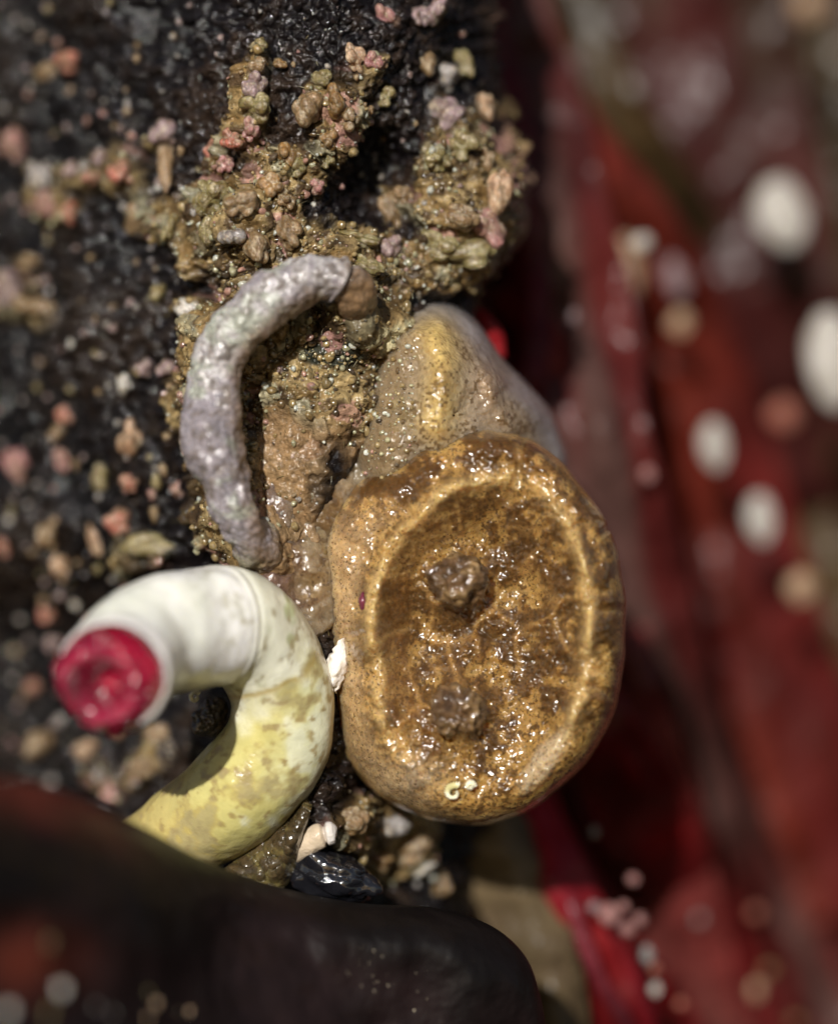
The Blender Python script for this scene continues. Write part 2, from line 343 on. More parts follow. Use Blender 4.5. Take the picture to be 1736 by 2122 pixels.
tan = mixc((0.13, 0.080, 0.030), (0.24, 0.175, 0.080), sm(-0.3, 0.5, N2 + N3))
tan = mixc(tan, (0.050, 0.030, 0.014), sm(-0.1, 0.4, N3 - 0.2 * N2))
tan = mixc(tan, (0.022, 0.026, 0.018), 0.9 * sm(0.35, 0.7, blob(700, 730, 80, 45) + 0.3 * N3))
tan = mixc(tan, (0.38, 0.34, 0.20), 0.8 * sm(0.3, 0.6, blob(790, 690, 45, 25) + 0.7*blob(800, 810, 30, 50) + 0.5 * N3))
tan = tan * (0.62 + 0.75 * sm(-0.4, 0.4, N1 + N2))[..., None]
tan = mixc(tan, (0.34, 0.33, 0.22), sm(0.86, 0.95, idn) * 0.5)
tan = mixc(tan, (0.36, 0.19, 0.16), (idn < 0.10) * 0.6 + 0.8 * sm(0.45, 0.9, blob(1040, 400, 50, 110)))
tan = mixc(tan, (0.22, 0.135, 0.065), membr * 0.85)
rock_c = mixc(dark, tan, crust)
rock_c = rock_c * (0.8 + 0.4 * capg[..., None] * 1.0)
rock_c = rock_c * (0.42 + 0.43 * sm(100, 520, xs))[..., None]      # light falloff painted into the colour, darker towards the left
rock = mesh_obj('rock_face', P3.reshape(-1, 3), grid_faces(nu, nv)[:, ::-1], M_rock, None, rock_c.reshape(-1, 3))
rock['kind'] = 'structure'
# plan position of every rock vertex, to set things down on it
k_ = (DIST + P3[..., 1]) / DIST
PX = P3[..., 0] / (S * k_) + 868; PY = 1060.5 - P3[..., 2] / (S * k_)
def on_rock(x, y):
    m = (PX - x) ** 2 + (PY - y) ** 2
    m = m + 400.0 * (P3[..., 1] > 1.6)
    i = np.unravel_index(np.argmin(m), m.shape)
    return P3[i].copy(), NRM[i].copy()

# ------------------------------------------------------------------ lumpy bodies
_ico = {}
def ico(n):
    if n not in _ico:
        import bmesh
        bm = bmesh.new(); bmesh.ops.create_icosphere(bm, subdivisions=n, radius=1.0)
        _ico[n] = (np.array([v.co[:] for v in bm.verts]), np.array([[v.index for v in f.verts] for f in bm.faces])); bm.free()
    return _ico[n]
def lump(seed, n=4, knobs=7, amp=0.45, rough=0.10, pit=0.0):
    r = np.random.default_rng(seed); V, T = ico(n); V = V.copy()
    rad = np.full(len(V), 0.75)
    for k in range(knobs):
        d = r.normal(size=3); d /= np.linalg.norm(d); s_ = r.uniform(5, 14)
        rad = np.maximum(rad, 0) + r.uniform(0.4, 1) * amp * np.exp(-s_ * (1 - V @ d))
    for k in range(26):
        d = r.normal(size=3); d /= np.linalg.norm(d); rad = np.maximum(rad, rad + r.uniform(0.06, 0.16) * np.clip(1 - (1 - V @ d) / r.uniform(0.03, 0.09), 0, 1) ** 0.5)
    if pit:
        d = np.array([r.uniform(-.4, .4), -1, r.uniform(-.4, .4)]); d /= np.linalg.norm(d)
        rad = rad - pit * np.exp(-18 * (1 - V @ d)) + 0.4 * pit * np.exp(-((V @ d - 0.86) / 0.06) ** 2)
    rad = rad + rough * fbm(V + seed * 3.1, 2.3, 4, seed % 50)
    return V * rad[:, None], T
PAL = dict(pink=((0.36, 0.17, 0.165), (0.22, 0.12, 0.09)), salmon=((0.36, 0.115, 0.08), (0.22, 0.11, 0.07)), tan=((0.22, 0.14, 0.07), (0.14, 0.085, 0.035)),
           amber=((0.24, 0.13, 0.042), (0.13, 0.07, 0.02)), olive=((0.21, 0.175, 0.075), (0.13, 0.10, 0.03)), grey=((0.30, 0.28, 0.27), (0.13, 0.11, 0.10)),
           white=((0.50, 0.47, 0.43), (0.36, 0.32, 0.26)), mauve=((0.27, 0.19, 0.20), (0.15, 0.10, 0.09)), peach=((0.45, 0.30, 0.19), (0.26, 0.15, 0.085)), dark=((0.04, 0.03, 0.025), (0.015, 0.01, 0.01)))
def bubbles(seed, n=4, count=9, spread=0.55, size=(0.32, 0.55), rough=0.03):
    r = np.random.default_rng(seed); V, T = ico(n); rad = np.full(len(V), 0.45)
    for k in range(count):
        c = r.normal(size=3); c = c / np.linalg.norm(c) * spread * r.uniform(0.75, 1.1); rho = r.uniform(*size)
        b = V @ c; q = rho ** 2 - (c @ c - b ** 2); t = np.where(q > 0, b + np.sqrt(np.clip(q, 0, None)), 0)
        d = np.maximum(0.07 - np.abs(rad - t), 0) / 0.07; rad = np.maximum(rad, t) + d * d * 0.07 * 0.25
    rad = rad + rough * fbm(V + seed * 3.1, 4.0, 3, seed % 50)
    return V * rad[:, None], T
_lib = {}
def lump_mesh(colour, variant, mat=M_nodule, n=4):
    key = (colour, variant, n)
    if key not in _lib:
        seed = 100 + variant * 7 + sorted(PAL).index(colour)
        V, T = bubbles(seed, n, 8 + variant, 0.5 + 0.02 * variant, (0.26, 0.5 - 0.015 * variant), 0.05)
        m = sm(-0.35, 0.35, fbm(V + seed, 1.6, 3, 4)); c = mixc(PAL[colour][0], PAL[colour][1], m); c = mixc(c, (0.12, 0.075, 0.03), 0.6 * sm(0.05, 0.4, fbm(V + seed, 4, 3, 9))); c = mixc(c, (0.42, 0.36, 0.25), 0.5 * sm(0.15, 0.45, fbm(V - seed, 5, 2, 19)))
        o = mesh_obj('nodule', V, T, mat, None, c); me = o.data; bpy.data.objects.remove(o); me['n'] = 1; _lib[key] = me
    return _lib[key]
def put_lump(name, me, x, y, r, lift=0.45, depth=None, stretch=(1, 1, 1), parent=None, spin=None):
    p, n = on_rock(x, y)
    if depth is not None: p = F(x, y, depth); lift = 0
    rr = r * S
    c = p + np.array([0, -1, 0]) * rr * lift
    o = bpy.data.objects.new(name, me); col.objects.link(o)
    o.location = Vector([float(v) for v in c])
    e = rng.uniform(-0.5, 0.5, 3) if spin is None else spin
    o.rotation_euler = (float(e[0]), float(e[1]), float(e[2])); o.scale = tuple(float(rr * s_) for s_ in stretch)
    return o

for k, (x, y, r, c, st, lab) in enumerate(NOD):
    o = put_lump('nodule', lump_mesh(c, k % 9), x, y, r * 1.12, lift=0.25, stretch=st)
    tag(o, lab, 'nodule', 'coralline nodules and lumps on the rock')
    if k == 0:
        V, T = lump(903, 3, 4, 0.3, 0.15); V = V * np.array([0.5, 0.4, 1.4]) + np.array([0.12, 0.3, -1.6])
        s_ = mesh_obj('stalk', V, T, M_nodule, o, mixc(PAL['tan'][0], PAL['grey'][0], sm(-.3, .3, V[:, 2] * 0.3)))
# small scattered beads, still one thing each
small_names = {'grey': 'tiny grey wet bead scattered on the dark rock', 'pink': 'tiny pink wet bead scattered on the dark rock', 'tan': 'tiny tan wet bead scattered on the dark rock',
               'mauve': 'tiny mauve wet bead scattered on the dark rock', 'olive': 'tiny olive wet bead scattered on the dark rock', 'white': 'tiny whitish wet bead scattered on the dark rock'}
used_labels = set(); keys = list(small_names); cnt = 0; tries = 0
while cnt < 210 and tries < 4000:
    tries += 1
    x = rng.uniform(-20, 960); y = rng.uniform(-10, 1690)
    if x > 620 and y > 560: continue
    if x > 380 and 1100 < y: continue
    dd = segdist(np.array([x]), np.array([y]), GREY)[0][0]
    if dd < 60: continue
    if min(math.hypot(x - q[0], y - q[1]) - q[2] for q in NOD) < 2: continue
    c = keys[rng.choice(6, p=[.26, .14, .22, .2, .1, .08])]; r = rng.uniform(4.5, 11) * (1.25 if x < 400 else 0.9)
    o = put_lump('bead', lump_mesh(c, int(rng.integers(0, 3)), n=3), x, y, r, lift=0.3, stretch=(1, 1, rng.uniform(.9, 1.5)))
    best = sorted((math.hypot(x - q[0], y - q[1]), q) for q in NOD if len(q[5].split()) <= 10)
    done = False
    for _d, q in best[:6]:
        dx, dy = x - q[0], y - q[1]; way = ('right of' if dx > 0 else 'left of') if abs(dx) > abs(dy) else ('below' if dy > 0 else 'above')
        lab = ('tiny' if r < 8 else 'small') + ' ' + c + ' bead ' + way + ' the ' + q[5]
        if lab not in used_labels: done = True; break
    used_labels.add(lab); tag(o, lab, 'bead', 'tiny beads scattered on the dark rock'); cnt += 1

# fine glassy grit, nobody could count it
cr = crust.copy(); cr[int(0.9 * nu):] = 0
wgt = (cr ** 1.5 * (1 - 0.96 * membr) + 0.045)[: int(0.9 * nu)].ravel(); wgt /= wgt.sum()
NG = 7000
pick = rng.choice(len(wgt), NG, p=wgt)
Pp = P3[: int(0.9 * nu)].reshape(-1, 3)[pick]; Nn = NRM[: int(0.9 * nu)].reshape(-1, 3)[pick]; crp = crust[: int(0.9 * nu)].ravel()[pick]; xp = xs[: int(0.9 * nu)].ravel()[pick]
V0, T0 = ico(2)
rad = rng.gamma(1.8, 1.7, NG).clip(1.3, 10) * S
rad *= np.where(crp > 0.4, 1.0, 0.55)
st = rng.uniform(0.75, 1.35, (NG, 1, 3)); wob = 1 + 0.25 * fbm((V0[None] + rng.uniform(0, 90, (NG, 1, 3))).reshape(-1, 3), 1.7, 2, 3).reshape(NG, -1, 1)
st = np.where(rng.uniform(size=(NG, 1, 1)) < 0.5, rng.uniform(0.4, 1.5, (NG, 1, 3)), st)
qq = rng.normal(size=(NG, 4)); qq /= np.linalg.norm(qq, axis=1, keepdims=True); w_, x_, y_, z_ = qq.T
RM = np.stack([1 - 2 * (y_**2 + z_**2), 2 * (x_*y_ - z_*w_), 2 * (x_*z_ + y_*w_), 2 * (x_*y_ + z_*w_), 1 - 2 * (x_**2 + z_**2), 2 * (y_*z_ - x_*w_), 2 * (x_*z_ - y_*w_), 2 * (y_*z_ + x_*w_), 1 - 2 * (x_**2 + y_**2)], 1).reshape(-1, 3, 3)
VV = np.einsum('nij,nvj->nvi', RM, V0[None] * st * wob * rad[:, None, None]) + (Pp + Nn * (rad * 0.1)[:, None])[:, None]
TT = T0[None] + (np.arange(NG) * len(V0))[:, None, None]
cols = np.array([(0.30, 0.22, 0.10), (0.22, 0.15, 0.06), (0.33, 0.31, 0.19), (0.14, 0.09, 0.04), (0.38, 0.21, 0.16), (0.50, 0.50, 0.42), (0.07, 0.05, 0.03)])
cc = cols[rng.choice(7, NG, p=[.28, .22, .17, .14, .05, .06, .08])] * rng.uniform(0.7, 1.25, (NG, 1)); cc = np.where((crp > 0.4)[:, None], cc * 0.72, cc * 0.3 + np.array([0.13, 0.13, 0.145]) * rng.uniform(0.3, 1.8, (NG, 1)))  # off the crust, pale grey grains stand in for wet glints
grit = mesh_obj('grit', VV.reshape(-1, 3), TT.reshape(-1, 3), M_crust, None, np.repeat(cc, len(V0), axis=0))
grit['kind'] = 'stuff'; grit['label'] = 'fine glassy brown grit crusting the rock around the tubes, with pale glint grains'

NF = 900; pk = rng.choice(len(wgt), NF, p=wgt); Pf = P3[: int(0.9 * nu)].reshape(-1, 3)[pk]; Nf = NRM[: int(0.9 * nu)].reshape(-1, 3)[pk]
L_ = rng.uniform(6, 20, NF) * S; d1 = Nf * 0.55 + rng.normal(size=(NF, 3)) * 0.55; d1 /= np.linalg.norm(d1, axis=1, keepdims=True); sd_ = np.cross(d1, rng.normal(size=(NF, 3))); sd_ /= np.linalg.norm(sd_, axis=1, keepdims=True); up_ = np.cross(d1, sd_)
HV = []
for k in range(5):
    t = k / 4; cen = Pf + d1 * (L_ * t)[:, None] + sd_ * (L_ * 0.25 * t * t)[:, None]; w_ = (1.5 * S) * (1 - 0.75 * t)
    HV += [cen + sd_ * w_, cen + up_ * w_, cen - (sd_ + up_) * 0.6 * w_]
HV = np.stack(HV, 1); hf = np.array([[3 * k + a_, 3 * k + (a_ + 1) % 3, 3 * (k + 1) + (a_ + 1) % 3, 3 * (k + 1) + a_] for k in range(4) for a_ in range(3)])
hc = np.array([(0.16, 0.12, 0.05), (0.09, 0.07, 0.03), (0.26, 0.22, 0.13)])[rng.choice(3, NF)]
hr = mesh_obj('algae_fuzz', HV.reshape(-1, 3), (hf[None] + (np.arange(NF) * 15)[:, None, None]).reshape(-1, 4), M_crust, None, np.repeat(hc, 15, axis=0)); hr['kind'] = 'stuff'; hr['label'] = 'short brown algae hairs growing in the crust'
# ------------------------------------------------------------------ swept tubes
def sweep(pts, rads, ns=360, nr=96, disp=None, r_noise=None):
    c = spline([F(p[0], p[1], p[2]) for p in pts], ns); r = spline([(q, 0, 0) for q in rads], ns)[:, 0] * S
    t = np.gradient(c, axis=0); t /= np.linalg.norm(t, axis=1, keepdims=True)
    n = np.cross(t[0], [0, 1, 0.01]); n /= np.linalg.norm(n); Ns = [n]
    for k in range(1, ns):
        n = Ns[-1] - t[k] * (Ns[-1] @ t[k]); Ns.append(n / np.linalg.norm(n))
    N = np.array(Ns); B = np.cross(t, N)
    a = np.linspace(0, 2 * math.pi, nr, endpoint=False)
    dirs = N[:, None] * np.cos(a)[None, :, None] + B[:, None] * np.sin(a)[None, :, None]
    base = c[:, None] + dirs * r[:, None, None]
    tt = np.broadcast_to(np.linspace(0, 1, ns)[:, None], (ns, nr)); aa = np.broadcast_to(a[None], (ns, nr))
    if disp is not None:
        base = base + dirs * disp(base.reshape(-1, 3), tt.ravel(), aa.ravel()).reshape(ns, nr, 1)
    return base, c, t, r, tt, aa, N, B

# ---- white tube with its crimson plug
WP = [(244, 1386, -0.62), (284, 1346, -0.46), (350, 1306, -0.33), (420, 1292, -0.22), (490, 1296, -0.12), (552, 1360, -0.04), (582, 1450, 0.0), (568, 1550, 0.02), (500, 1640, 0.05), (420, 1700, 0.1), (300, 1780, 0.2)]
WR = [107, 111, 118, 120, 117, 109, 104, 110, 117, 108, 92]
def wdisp(p, t, a):
    ring = 0.010 * np.exp(-((t - 0.335 - 0.006 * np.sin(a)) / 0.006) ** 2) - 0.012 * np.exp(-((t - 0.352) / 0.008) ** 2)
    return 0.014 * fbm(p, 4, 2, 5) + 0.004 * fbm(p, 14, 2, 6) + 0.3 * ring + 0.012 * fbm(p, 1.8, 2, 15) 
base, c, t_, r_, tt, aa, N_, B_ = sweep(WP, WR, 420, 128, wdisp)
root = tag(empty('tube_worm', c[0]), 'fat curled worm tube, white at its mouth, yellow green below, with a crimson plug', 'tube worm')
p = base.reshape(-1, 3); t = tt.ravel()
n1 = fbm(p, 3.5, 4, 2); n2 = fbm(p, 11, 4, 3); n3 = fbm(p, 38, 3, 4)
white = mixc((0.86, 0.84, 0.79), (0.78, 0.78, 0.68), sm(-0.2, 0.5, n1))
pale = mixc((0.74, 0.73, 0.58), (0.50, 0.60, 0.34), sm(0.1, 0.5, n2))
yel = mixc((0.50, 0.45, 0.17), (0.60, 0.60, 0.36), sm(-0.1, 0.45, n1 + 0.3 * n2)); yel = mixc(yel, (0.62, 0.62, 0.46), 0.8 * sm(0.05, 0.4, n1 - n2)); yel = mixc(yel, (0.34, 0.25, 0.07), 0.8 * sm(-0.05, 0.4, n2 + 0.5 * n3)); yel = mixc(yel, (0.20, 0.13, 0.04), 0.6 * sm(0.1, 0.55, n3 + 0.3 * n2))
cc = mixc(white, pale, sm(0.30, 0.37, t + 0.02 * n2)); cc = mixc(cc, yel, sm(0.40, 0.66, t + 0.16 * n2 + 0.16 * n1))
cc = mixc(cc, (0.34, 0.24, 0.06), 0.8 * np.exp(-((t - 0.535 + 0.03 * n2) / 0.014) ** 2) * sm(-.5, .2, n2))
cc = mixc(cc, (0.42, 0.30, 0.10), 0.55 * sm(0.80, 0.95, t)); cc = mixc(cc, (0.36, 0.34, 0.20), 0.45 * sm(0.15, 0.45, n2 + 0.6 * n3) * sm(0.10, 0.3, t)); cc = mixc(cc, (0.30, 0.22, 0.09), 0.55 * sm(0.22, 0.5, n3 + 0.2 * n1) * sm(0.2, 0.4, t))
ins = np.linspace(0, 1, 30)
mesh_obj('tube', under(root, p), grid_faces(420, 128, True), M_white_tube, root, cc)
# mouth: rolled lip and inner wall
prof = [(0.0, 1.0), (-0.035, 1.015), (-0.055, 0.985), (-0.05, 0.94), (-0.02, 0.90), (0.03, 0.87), (0.07, 0.85), (0.11, 0.82)]
prof = spline([(q[0], q[1], 0) for q in prof], 40)
a = np.linspace(0, 2 * math.pi, 128, endpoint=False)
d0 = N_[0][None] * np.cos(a)[:, None] + B_[0][None] * np.sin(a)[:, None]
rim_r = np.linalg.norm(base[0] - c[0], axis=1)
LV = c[0] + t_[0] * prof[:, 0][:, None, None] + d0[None] * (prof[:, 1][:, None] * rim_r[None])[..., None]
LV = LV + (0.02 * fbm(LV.reshape(-1, 3), 7, 3, 12)).reshape(40, 128, 1) * np.array([0.5, -1, 0.3])
lipc = mixc((0.78, 0.75, 0.70), (0.50, 0.36, 0.12), np.repeat(sm(14, 24, np.arange(40.0)), 128))
mesh_obj('lip', under(root, LV.reshape(-1, 3)), grid_faces(40, 128, True)[:, ::-1], M_white_tube, root, lipc)
# plug: shallow funnel with radial scalloped edge
nr2, na2 = 70, 128
q = np.linspace(0, 1, nr2)[:, None]; A = np.linspace(0, 2 * math.pi, na2, endpoint=False)[None]
hgt = 0.050 * np.exp(-((q - 0.62) / 0.16) ** 2) - 0.05 * sm(0.45, 0.0, q) - 0.04 * sm(0.85, 1.0, q) + 0.006 * np.cos(A * 26) * sm(0.35, 0.8, q)
shift = -0.012
PV = c[0] + np.array([-0.018, 0, -0.022]) + (-t_[0])[None, None] * (hgt + 0.062)[..., None] + (N_[0][None, None] * np.cos(A)[..., None] + B_[0][None, None] * np.sin(A)[..., None]) * (q * 1.02 * r_[0] * (1 + 0.012 * np.cos(A * 26)))[..., None]
pf = PV.reshape(-1, 3) + (fbm(PV.reshape(-1, 3), 9, 3, 3) * 0.045 + 0.012 * fbm(PV.reshape(-1, 3), 30, 2, 5))[:, None] * (-t_[0])
pc = mixc((0.24, 0.003, 0.022), (0.12, 0.002, 0.014), sm(-0.2, 0.4, fbm(pf, 9, 3, 5))); pc = mixc(pc, (0.36, 0.03, 0.07), 0.5 * np.exp(-((np.broadcast_to(q, (nr2, na2)).ravel() - 0.6) / 0.13) ** 2))
mesh_obj('operculum', under(root, pf), grid_faces(nr2, na2, True), M_plug, root, pc)

# ---- grey tube
GD = [-0.02, -0.14, -0.18, -0.19, -0.19, -0.18, -0.17, -0.17, -0.19, -0.20, -0.19, -0.13, 0.03]
GP = [(x, y, d) for (x, y), d in zip(GREY, GD)]; GR = [32, 38, 45, 50, 55, 60, 62, 60, 57, 55, 53, 50, 46]
def gdisp(p, t, a):
    f1, f2, idn = worley2(t * 900, a * 50, 9, 4)
    return 0.034 * fbm(p, 5, 3, 5) + 0.020 * fbm(p, 13, 3, 6) + 0.005 * fbm(p, 50, 2, 9) + 0.002 * (1 - f1) + 0.012 * np.exp(-((t - 0.17) / 0.006) ** 2) - 0.010 * np.exp(-((t - 0.155) / 0.007) ** 2)
base, c, t_, r_, tt, aa, N_, B_ = sweep(GP, GR, 520, 110, gdisp)
p = base.reshape(-1, 3); t = tt.ravel(); n1 = fbm(p, 4, 4, 2); n2 = fbm(p, 14, 4, 3); n3 = fbm(p, 45, 3, 4)
g = mixc((0.36, 0.33, 0.34), (0.55, 0.53, 0.50), sm(-0.3, 0.4, n1 + n3)); g = mixc(g, (0.44, 0.50, 0.36), 0.6 * sm(0.1, 0.45, n2)); g = mixc(g, (0.15, 0.115, 0.09), 0.75 * sm(0.0, 0.4, n3 - 0.3 * n2))
right = sm(0.2, 0.9, np.sum((base - c[:, None]) / (r_[:, None, None]) * np.array([0.85, 0, -0.5]), -1).ravel())  # brown shading painted on the tube's lower right side
g = mixc(g, (0.26, 0.165, 0.09), 0.85 * right * sm(-0.6, 0.2, n2 + 0.2)); g = mixc(g, (0.27, 0.17, 0.085), sm(0.19, 0.10, t + 0.04 * n2))
g = mixc(g, (0.30, 0.22, 0.10), 0.7 * sm(0.90, 1.0, t + 0.05 * n2))
g = g * np.array([0.64, 0.62, 0.64])
root = tag(empty('worm_tube', c[0]), 'old rough grey worm tube bent like an elbow across the rock', 'worm tube')
mesh_obj('tube', under(root, p), grid_faces(520, 110, True), M_grey_tube, root, g)
V, T = lump(77, 4, 5, 0.3, 0.12, 0.2)
mesh_obj('end_cap', under(root, V * 0.055 + c[0]), T, M_grey_tube, root, mixc((0.26, 0.16, 0.08), (0.13, 0.08, 0.04), sm(-.3, .3, fbm(V, 3, 3, 2))))

# ------------------------------------------------------------------ the golden sea squirt
OUT = [(990, 884), (1078, 898), (1150, 942), (1218, 1022), (1264, 1092), (1288, 1180), (1297, 1290), (1290, 1400), (1270, 1490), (1215, 1580), (1150, 1642), (1080, 1690), (1010, 1709), (930, 1705), (850, 1684), (775, 1640),
       (716, 1570), (690, 1490), (676, 1400), (662, 1300), (648, 1200), (648, 1110), (686, 1040), (742, 984), (812, 925), (900, 893)]
RID = spline([(840, 1560, 0), (800, 1490, 0), (782, 1400, 0), (774, 1310, 0), (780, 1220, 0), (806, 1140, 0), (855, 1075, 0), (905, 1028, 0), (970, 1000, 0), (1050, 990, 0), (1110, 1004, 0), (1160, 1062, 0), (1196, 1132, 0), (1220, 1215, 0),
              (1226, 1300, 0), (1214, 1400, 0), (1188, 1490, 0), (1140, 1565, 0), (1080, 1620, 0)], 60)[:, :2]
CX, CY = 985.0, 1300.0
o_ = spline([(*q, 0) for q in OUT + OUT[:3]], 1500)[:, :2]; th = np.unwrap(np.arctan2(o_[:, 1] - CY, o_[:, 0] - CX)); Rr = np.hypot(o_[:, 1] - CY, o_[:, 0] - CX)
na, nr = 760, 330
A = np.linspace(th[20], th[20] + 2 * math.pi, na, endpoint=False)
od = np.argsort(th); RA = np.interp(A, th[od], Rr[od])
RA = RA * (1 + 0.012 * fbm(np.stack([np.cos(A), np.sin(A), 0 * A], 1), 5.0, 3, 4) - 0.012 * np.exp(-((np.mod(A, 2 * math.pi) - (2 * math.pi - 0.64)) / 0.02) ** 2) - 0.008 * np.exp(-((np.mod(A, 2 * math.pi) - (2 * math.pi - 1.33)) / 0.02) ** 2))
s = np.concatenate([np.linspace(0.0002, 1, 280) ** 0.85, np.linspace(1, 1.5, 51)[1:]])
sr = np.where(s <= 1, s, 1 - 0.35 * (s - 1) ** 1.2)[:, None]
X = CX + sr * RA[None] * np.cos(A)[None]; Y = CY + sr * RA[None] * np.sin(A)[None]
dist_out = np.clip((1 - s)[:, None] * RA[None], 0, None)
sh = X.shape; fp = np.stack([X.ravel() * S, np.zeros(X.size), Y.ravel() * S], 1)
n1 = fbm(fp, 3.2, 4, 31).reshape(sh); n2 = fbm(fp, 9, 4, 37).reshape(sh); n3 = fbm(fp, 30, 3, 41).reshape(sh); n4 = fbm(fp, 80, 2, 43).reshape(sh); n5 = fbm(fp, 150, 2, 47).reshape(sh)
rd, rp = segdist(X + 10 * n2 + 20 * n1, Y + 10 * n2 - 20 * n1, RID)
# inside the ridge loop: star distance from the centre
rth = np.unwrap(np.arctan2(RID[:, 1] - CY, RID[:, 0] - CX)); rRr = np.hypot(RID[:, 1] - CY, RID[:, 0] - CX)
od = np.argsort(rth); RI = np.interp((A - rth[od][0]) % (2 * math.pi) + rth[od][0], rth[od], rRr[od], period=2 * math.pi) if False else None
full = np.interp(np.mod(A, 2 * math.pi), *(lambda T_, R_: (T_[np.argsort(T_)], R_[np.argsort(T_)]))(np.mod(np.append(rth, [math.atan2(1640 - CY, 960 - CX)]), 2 * math.pi), np.append(rRr, [math.hypot(1640 - CY, 960 - CX)])), period=2 * math.pi)
qin = sr * RA[None] / full[None]                     # 1 on the ridge, 0 at the centre
H = 0.25
tE = np.clip(dist_out / (48.0 + 50.0 * sm(0.2, -0.7, np.cos(A))[None]), 0, 1)
h = H * np.sqrt(np.clip(1 - (1 - tE) ** 2, 0, 1))
h = np.where((s <= 1)[:, None], h, -0.45 * (s - 1)[:, None] ** 0.6)
ca = np.cos(A)[None]
bowl = 0.13 * (1 - sm(0.50 - 0.25 * (ca > 0) * ca, 0.98, qin))
bot = sm(0.5, 1.0, np.sin(A))[None]
bowl = bowl * (1 - 0.35 * bot)
h = h - np.where((s <= 1)[:, None], bowl, 0)
fade = 1 - 0.75 * sm(0.9, 1.0, rp) - 0.6 * sm(0.12, 0.0, rp)
brk = 1 - 0.9 * np.exp(-((X - 1082) / 14) ** 2) * (Y < 1100)
h = h + 0.048 * np.exp(-(rd / 23) ** 2) * fade * brk * (0.55 + 0.75 * sm(-0.4, 0.4, n2))
# broad swelling outside the ridge, split by cross grooves
CROSS = [[(1072, 925), (1080, 960), (1066, 1000), (1052, 1040)], [(1290, 1090), (1240, 1080), (1190, 1092)], [(1300, 1262), (1250, 1268), (1215, 1262)], [(690, 1325), (740, 1318), (800, 1312), (850, 1300)],
         [(800, 1030), (840, 1060), (870, 1090)], [(1260, 1440), (1225, 1425)]]
cx = np.full(sh, 99.0)
for l in CROSS: cx = np.minimum(cx, segdist(X + 5 * n3, Y + 5 * n3, l)[0])
h = h - 0.022 * np.exp(-(cx / 9) ** 2) * (s <= 1)[:, None]
# vein net
w1, w2, wid = worley2(X + 34 * n1 + 12 * n2, Y * 0.85 + 30 * n2, 96.0, 12)
ve = np.exp(-((w2 - w1) / 0.11) ** 2); ve = ve * sm(-0.15, 0.35, n1 + 0.5 * n2 + 0.1)
vein = np.clip(np.maximum(ve * 0.9 * sm(1.0, 0.9, qin), np.exp(-(cx / 8) ** 2)), 0, 1)
h = h + (0.006 * vein + 0.020 * n2 + 0.009 * n3 + 0.004 * n4 + 0.045 * n1 + 0.0055 * fbm(fp, 36, 2, 49).reshape(sh) * (0.35 + 3.2 * np.exp(-(((X - 1145) / 60) ** 2 + ((Y - 1320) / 190) ** 2)))) * (s <= 1)[:, None] * sm(0, 30, dist_out)
b1 = np.exp(-(((X - 948) / 62) ** 2 + ((Y - 1205) / 62) ** 2)); b2 = np.exp(-(((X - 955) / 55) ** 2 + ((Y - 1480) / 58) ** 2))
h = h + (0.12 * b1 + 0.12 * b2) * (1 + 0.5 * n2 + 0.35 * n3)
ybase = 0.14 + 0.10 * sm(900, 640, X) - 0.05 * sm(1000, 1300, X)
DD = ybase - h + np.where((s > 1)[:, None], 0, 0)
SP = F(X, Y, DD)
ridge = np.exp(-(rd / 15) ** 2) * fade
brown = mixc((0.15, 0.075, 0.020), (0.075, 0.035, 0.010), sm(-0.2, 0.35, n2 + 0.6 * n3))
amb = mixc((0.33, 0.20, 0.065), (0.40, 0.26, 0.10), sm(-0.3, 0.4, n1 + n3))
patch = sm(-0.18, 0.18, n2 * 0.7 + n3 * 0.8 + 0.10 - 0.5 * sm(1380, 1680, Y) * (qin > 0.55))
amb = amb * (1 - 0.10 * sm(1.0, 0.85, qin))[..., None]
c_ = mixc(amb, brown, patch * 0.9)
c_ = mixc(c_, (0.05, 0.024, 0.008), 0.8 * sm(0.05, 0.3, 0.6 * n4 + 0.6 * n5 + 0.35 * n3 + 0.25 * n2))
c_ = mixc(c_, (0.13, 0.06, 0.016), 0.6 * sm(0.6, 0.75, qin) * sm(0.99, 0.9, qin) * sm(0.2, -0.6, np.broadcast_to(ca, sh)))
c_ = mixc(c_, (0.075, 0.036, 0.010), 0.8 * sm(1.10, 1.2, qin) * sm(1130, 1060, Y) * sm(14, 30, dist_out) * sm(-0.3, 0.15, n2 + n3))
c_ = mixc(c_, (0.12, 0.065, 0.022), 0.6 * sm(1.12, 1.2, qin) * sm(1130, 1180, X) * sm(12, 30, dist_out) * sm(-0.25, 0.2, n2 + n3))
c_ = mixc(c_, (0.33, 0.20, 0.075), 0.62 * vein)
c_ = mixc(c_, (0.45, 0.33, 0.15), (0.9 * ridge) * sm(-0.6, 0.1, n2 + 0.2))
c_ = mixc(c_, (0.42, 0.30, 0.17), 0.7 * sm(1.08, 1.25, qin) * sm(1120, 940, X) * sm(1000, 1150, Y))
c_ = mixc(c_, (0.42, 0.35, 0.25), 0.75 * sm(0.25, 0.75, np.exp(-(((X - 1128 + 0.6 * (Y - 1575)) / 34) ** 2 + ((Y - 1575) / 75) ** 2)) + 0.2 * n2 + 0.15 * n3) + 0.0 * np.exp(-(((X - 1120) / 60) ** 2 + ((Y - 1600) / 40) ** 2)) + 0.5 * np.exp(-(((X - 860) / 60) ** 2 + ((Y - 1610) / 40) ** 2)))
c_ = mixc(c_, (0.50, 0.30, 0.11), 0.7 * sm(16, 4, dist_out) * (s <= 1)[:, None] + 0.9 * (s > 1)[:, None])
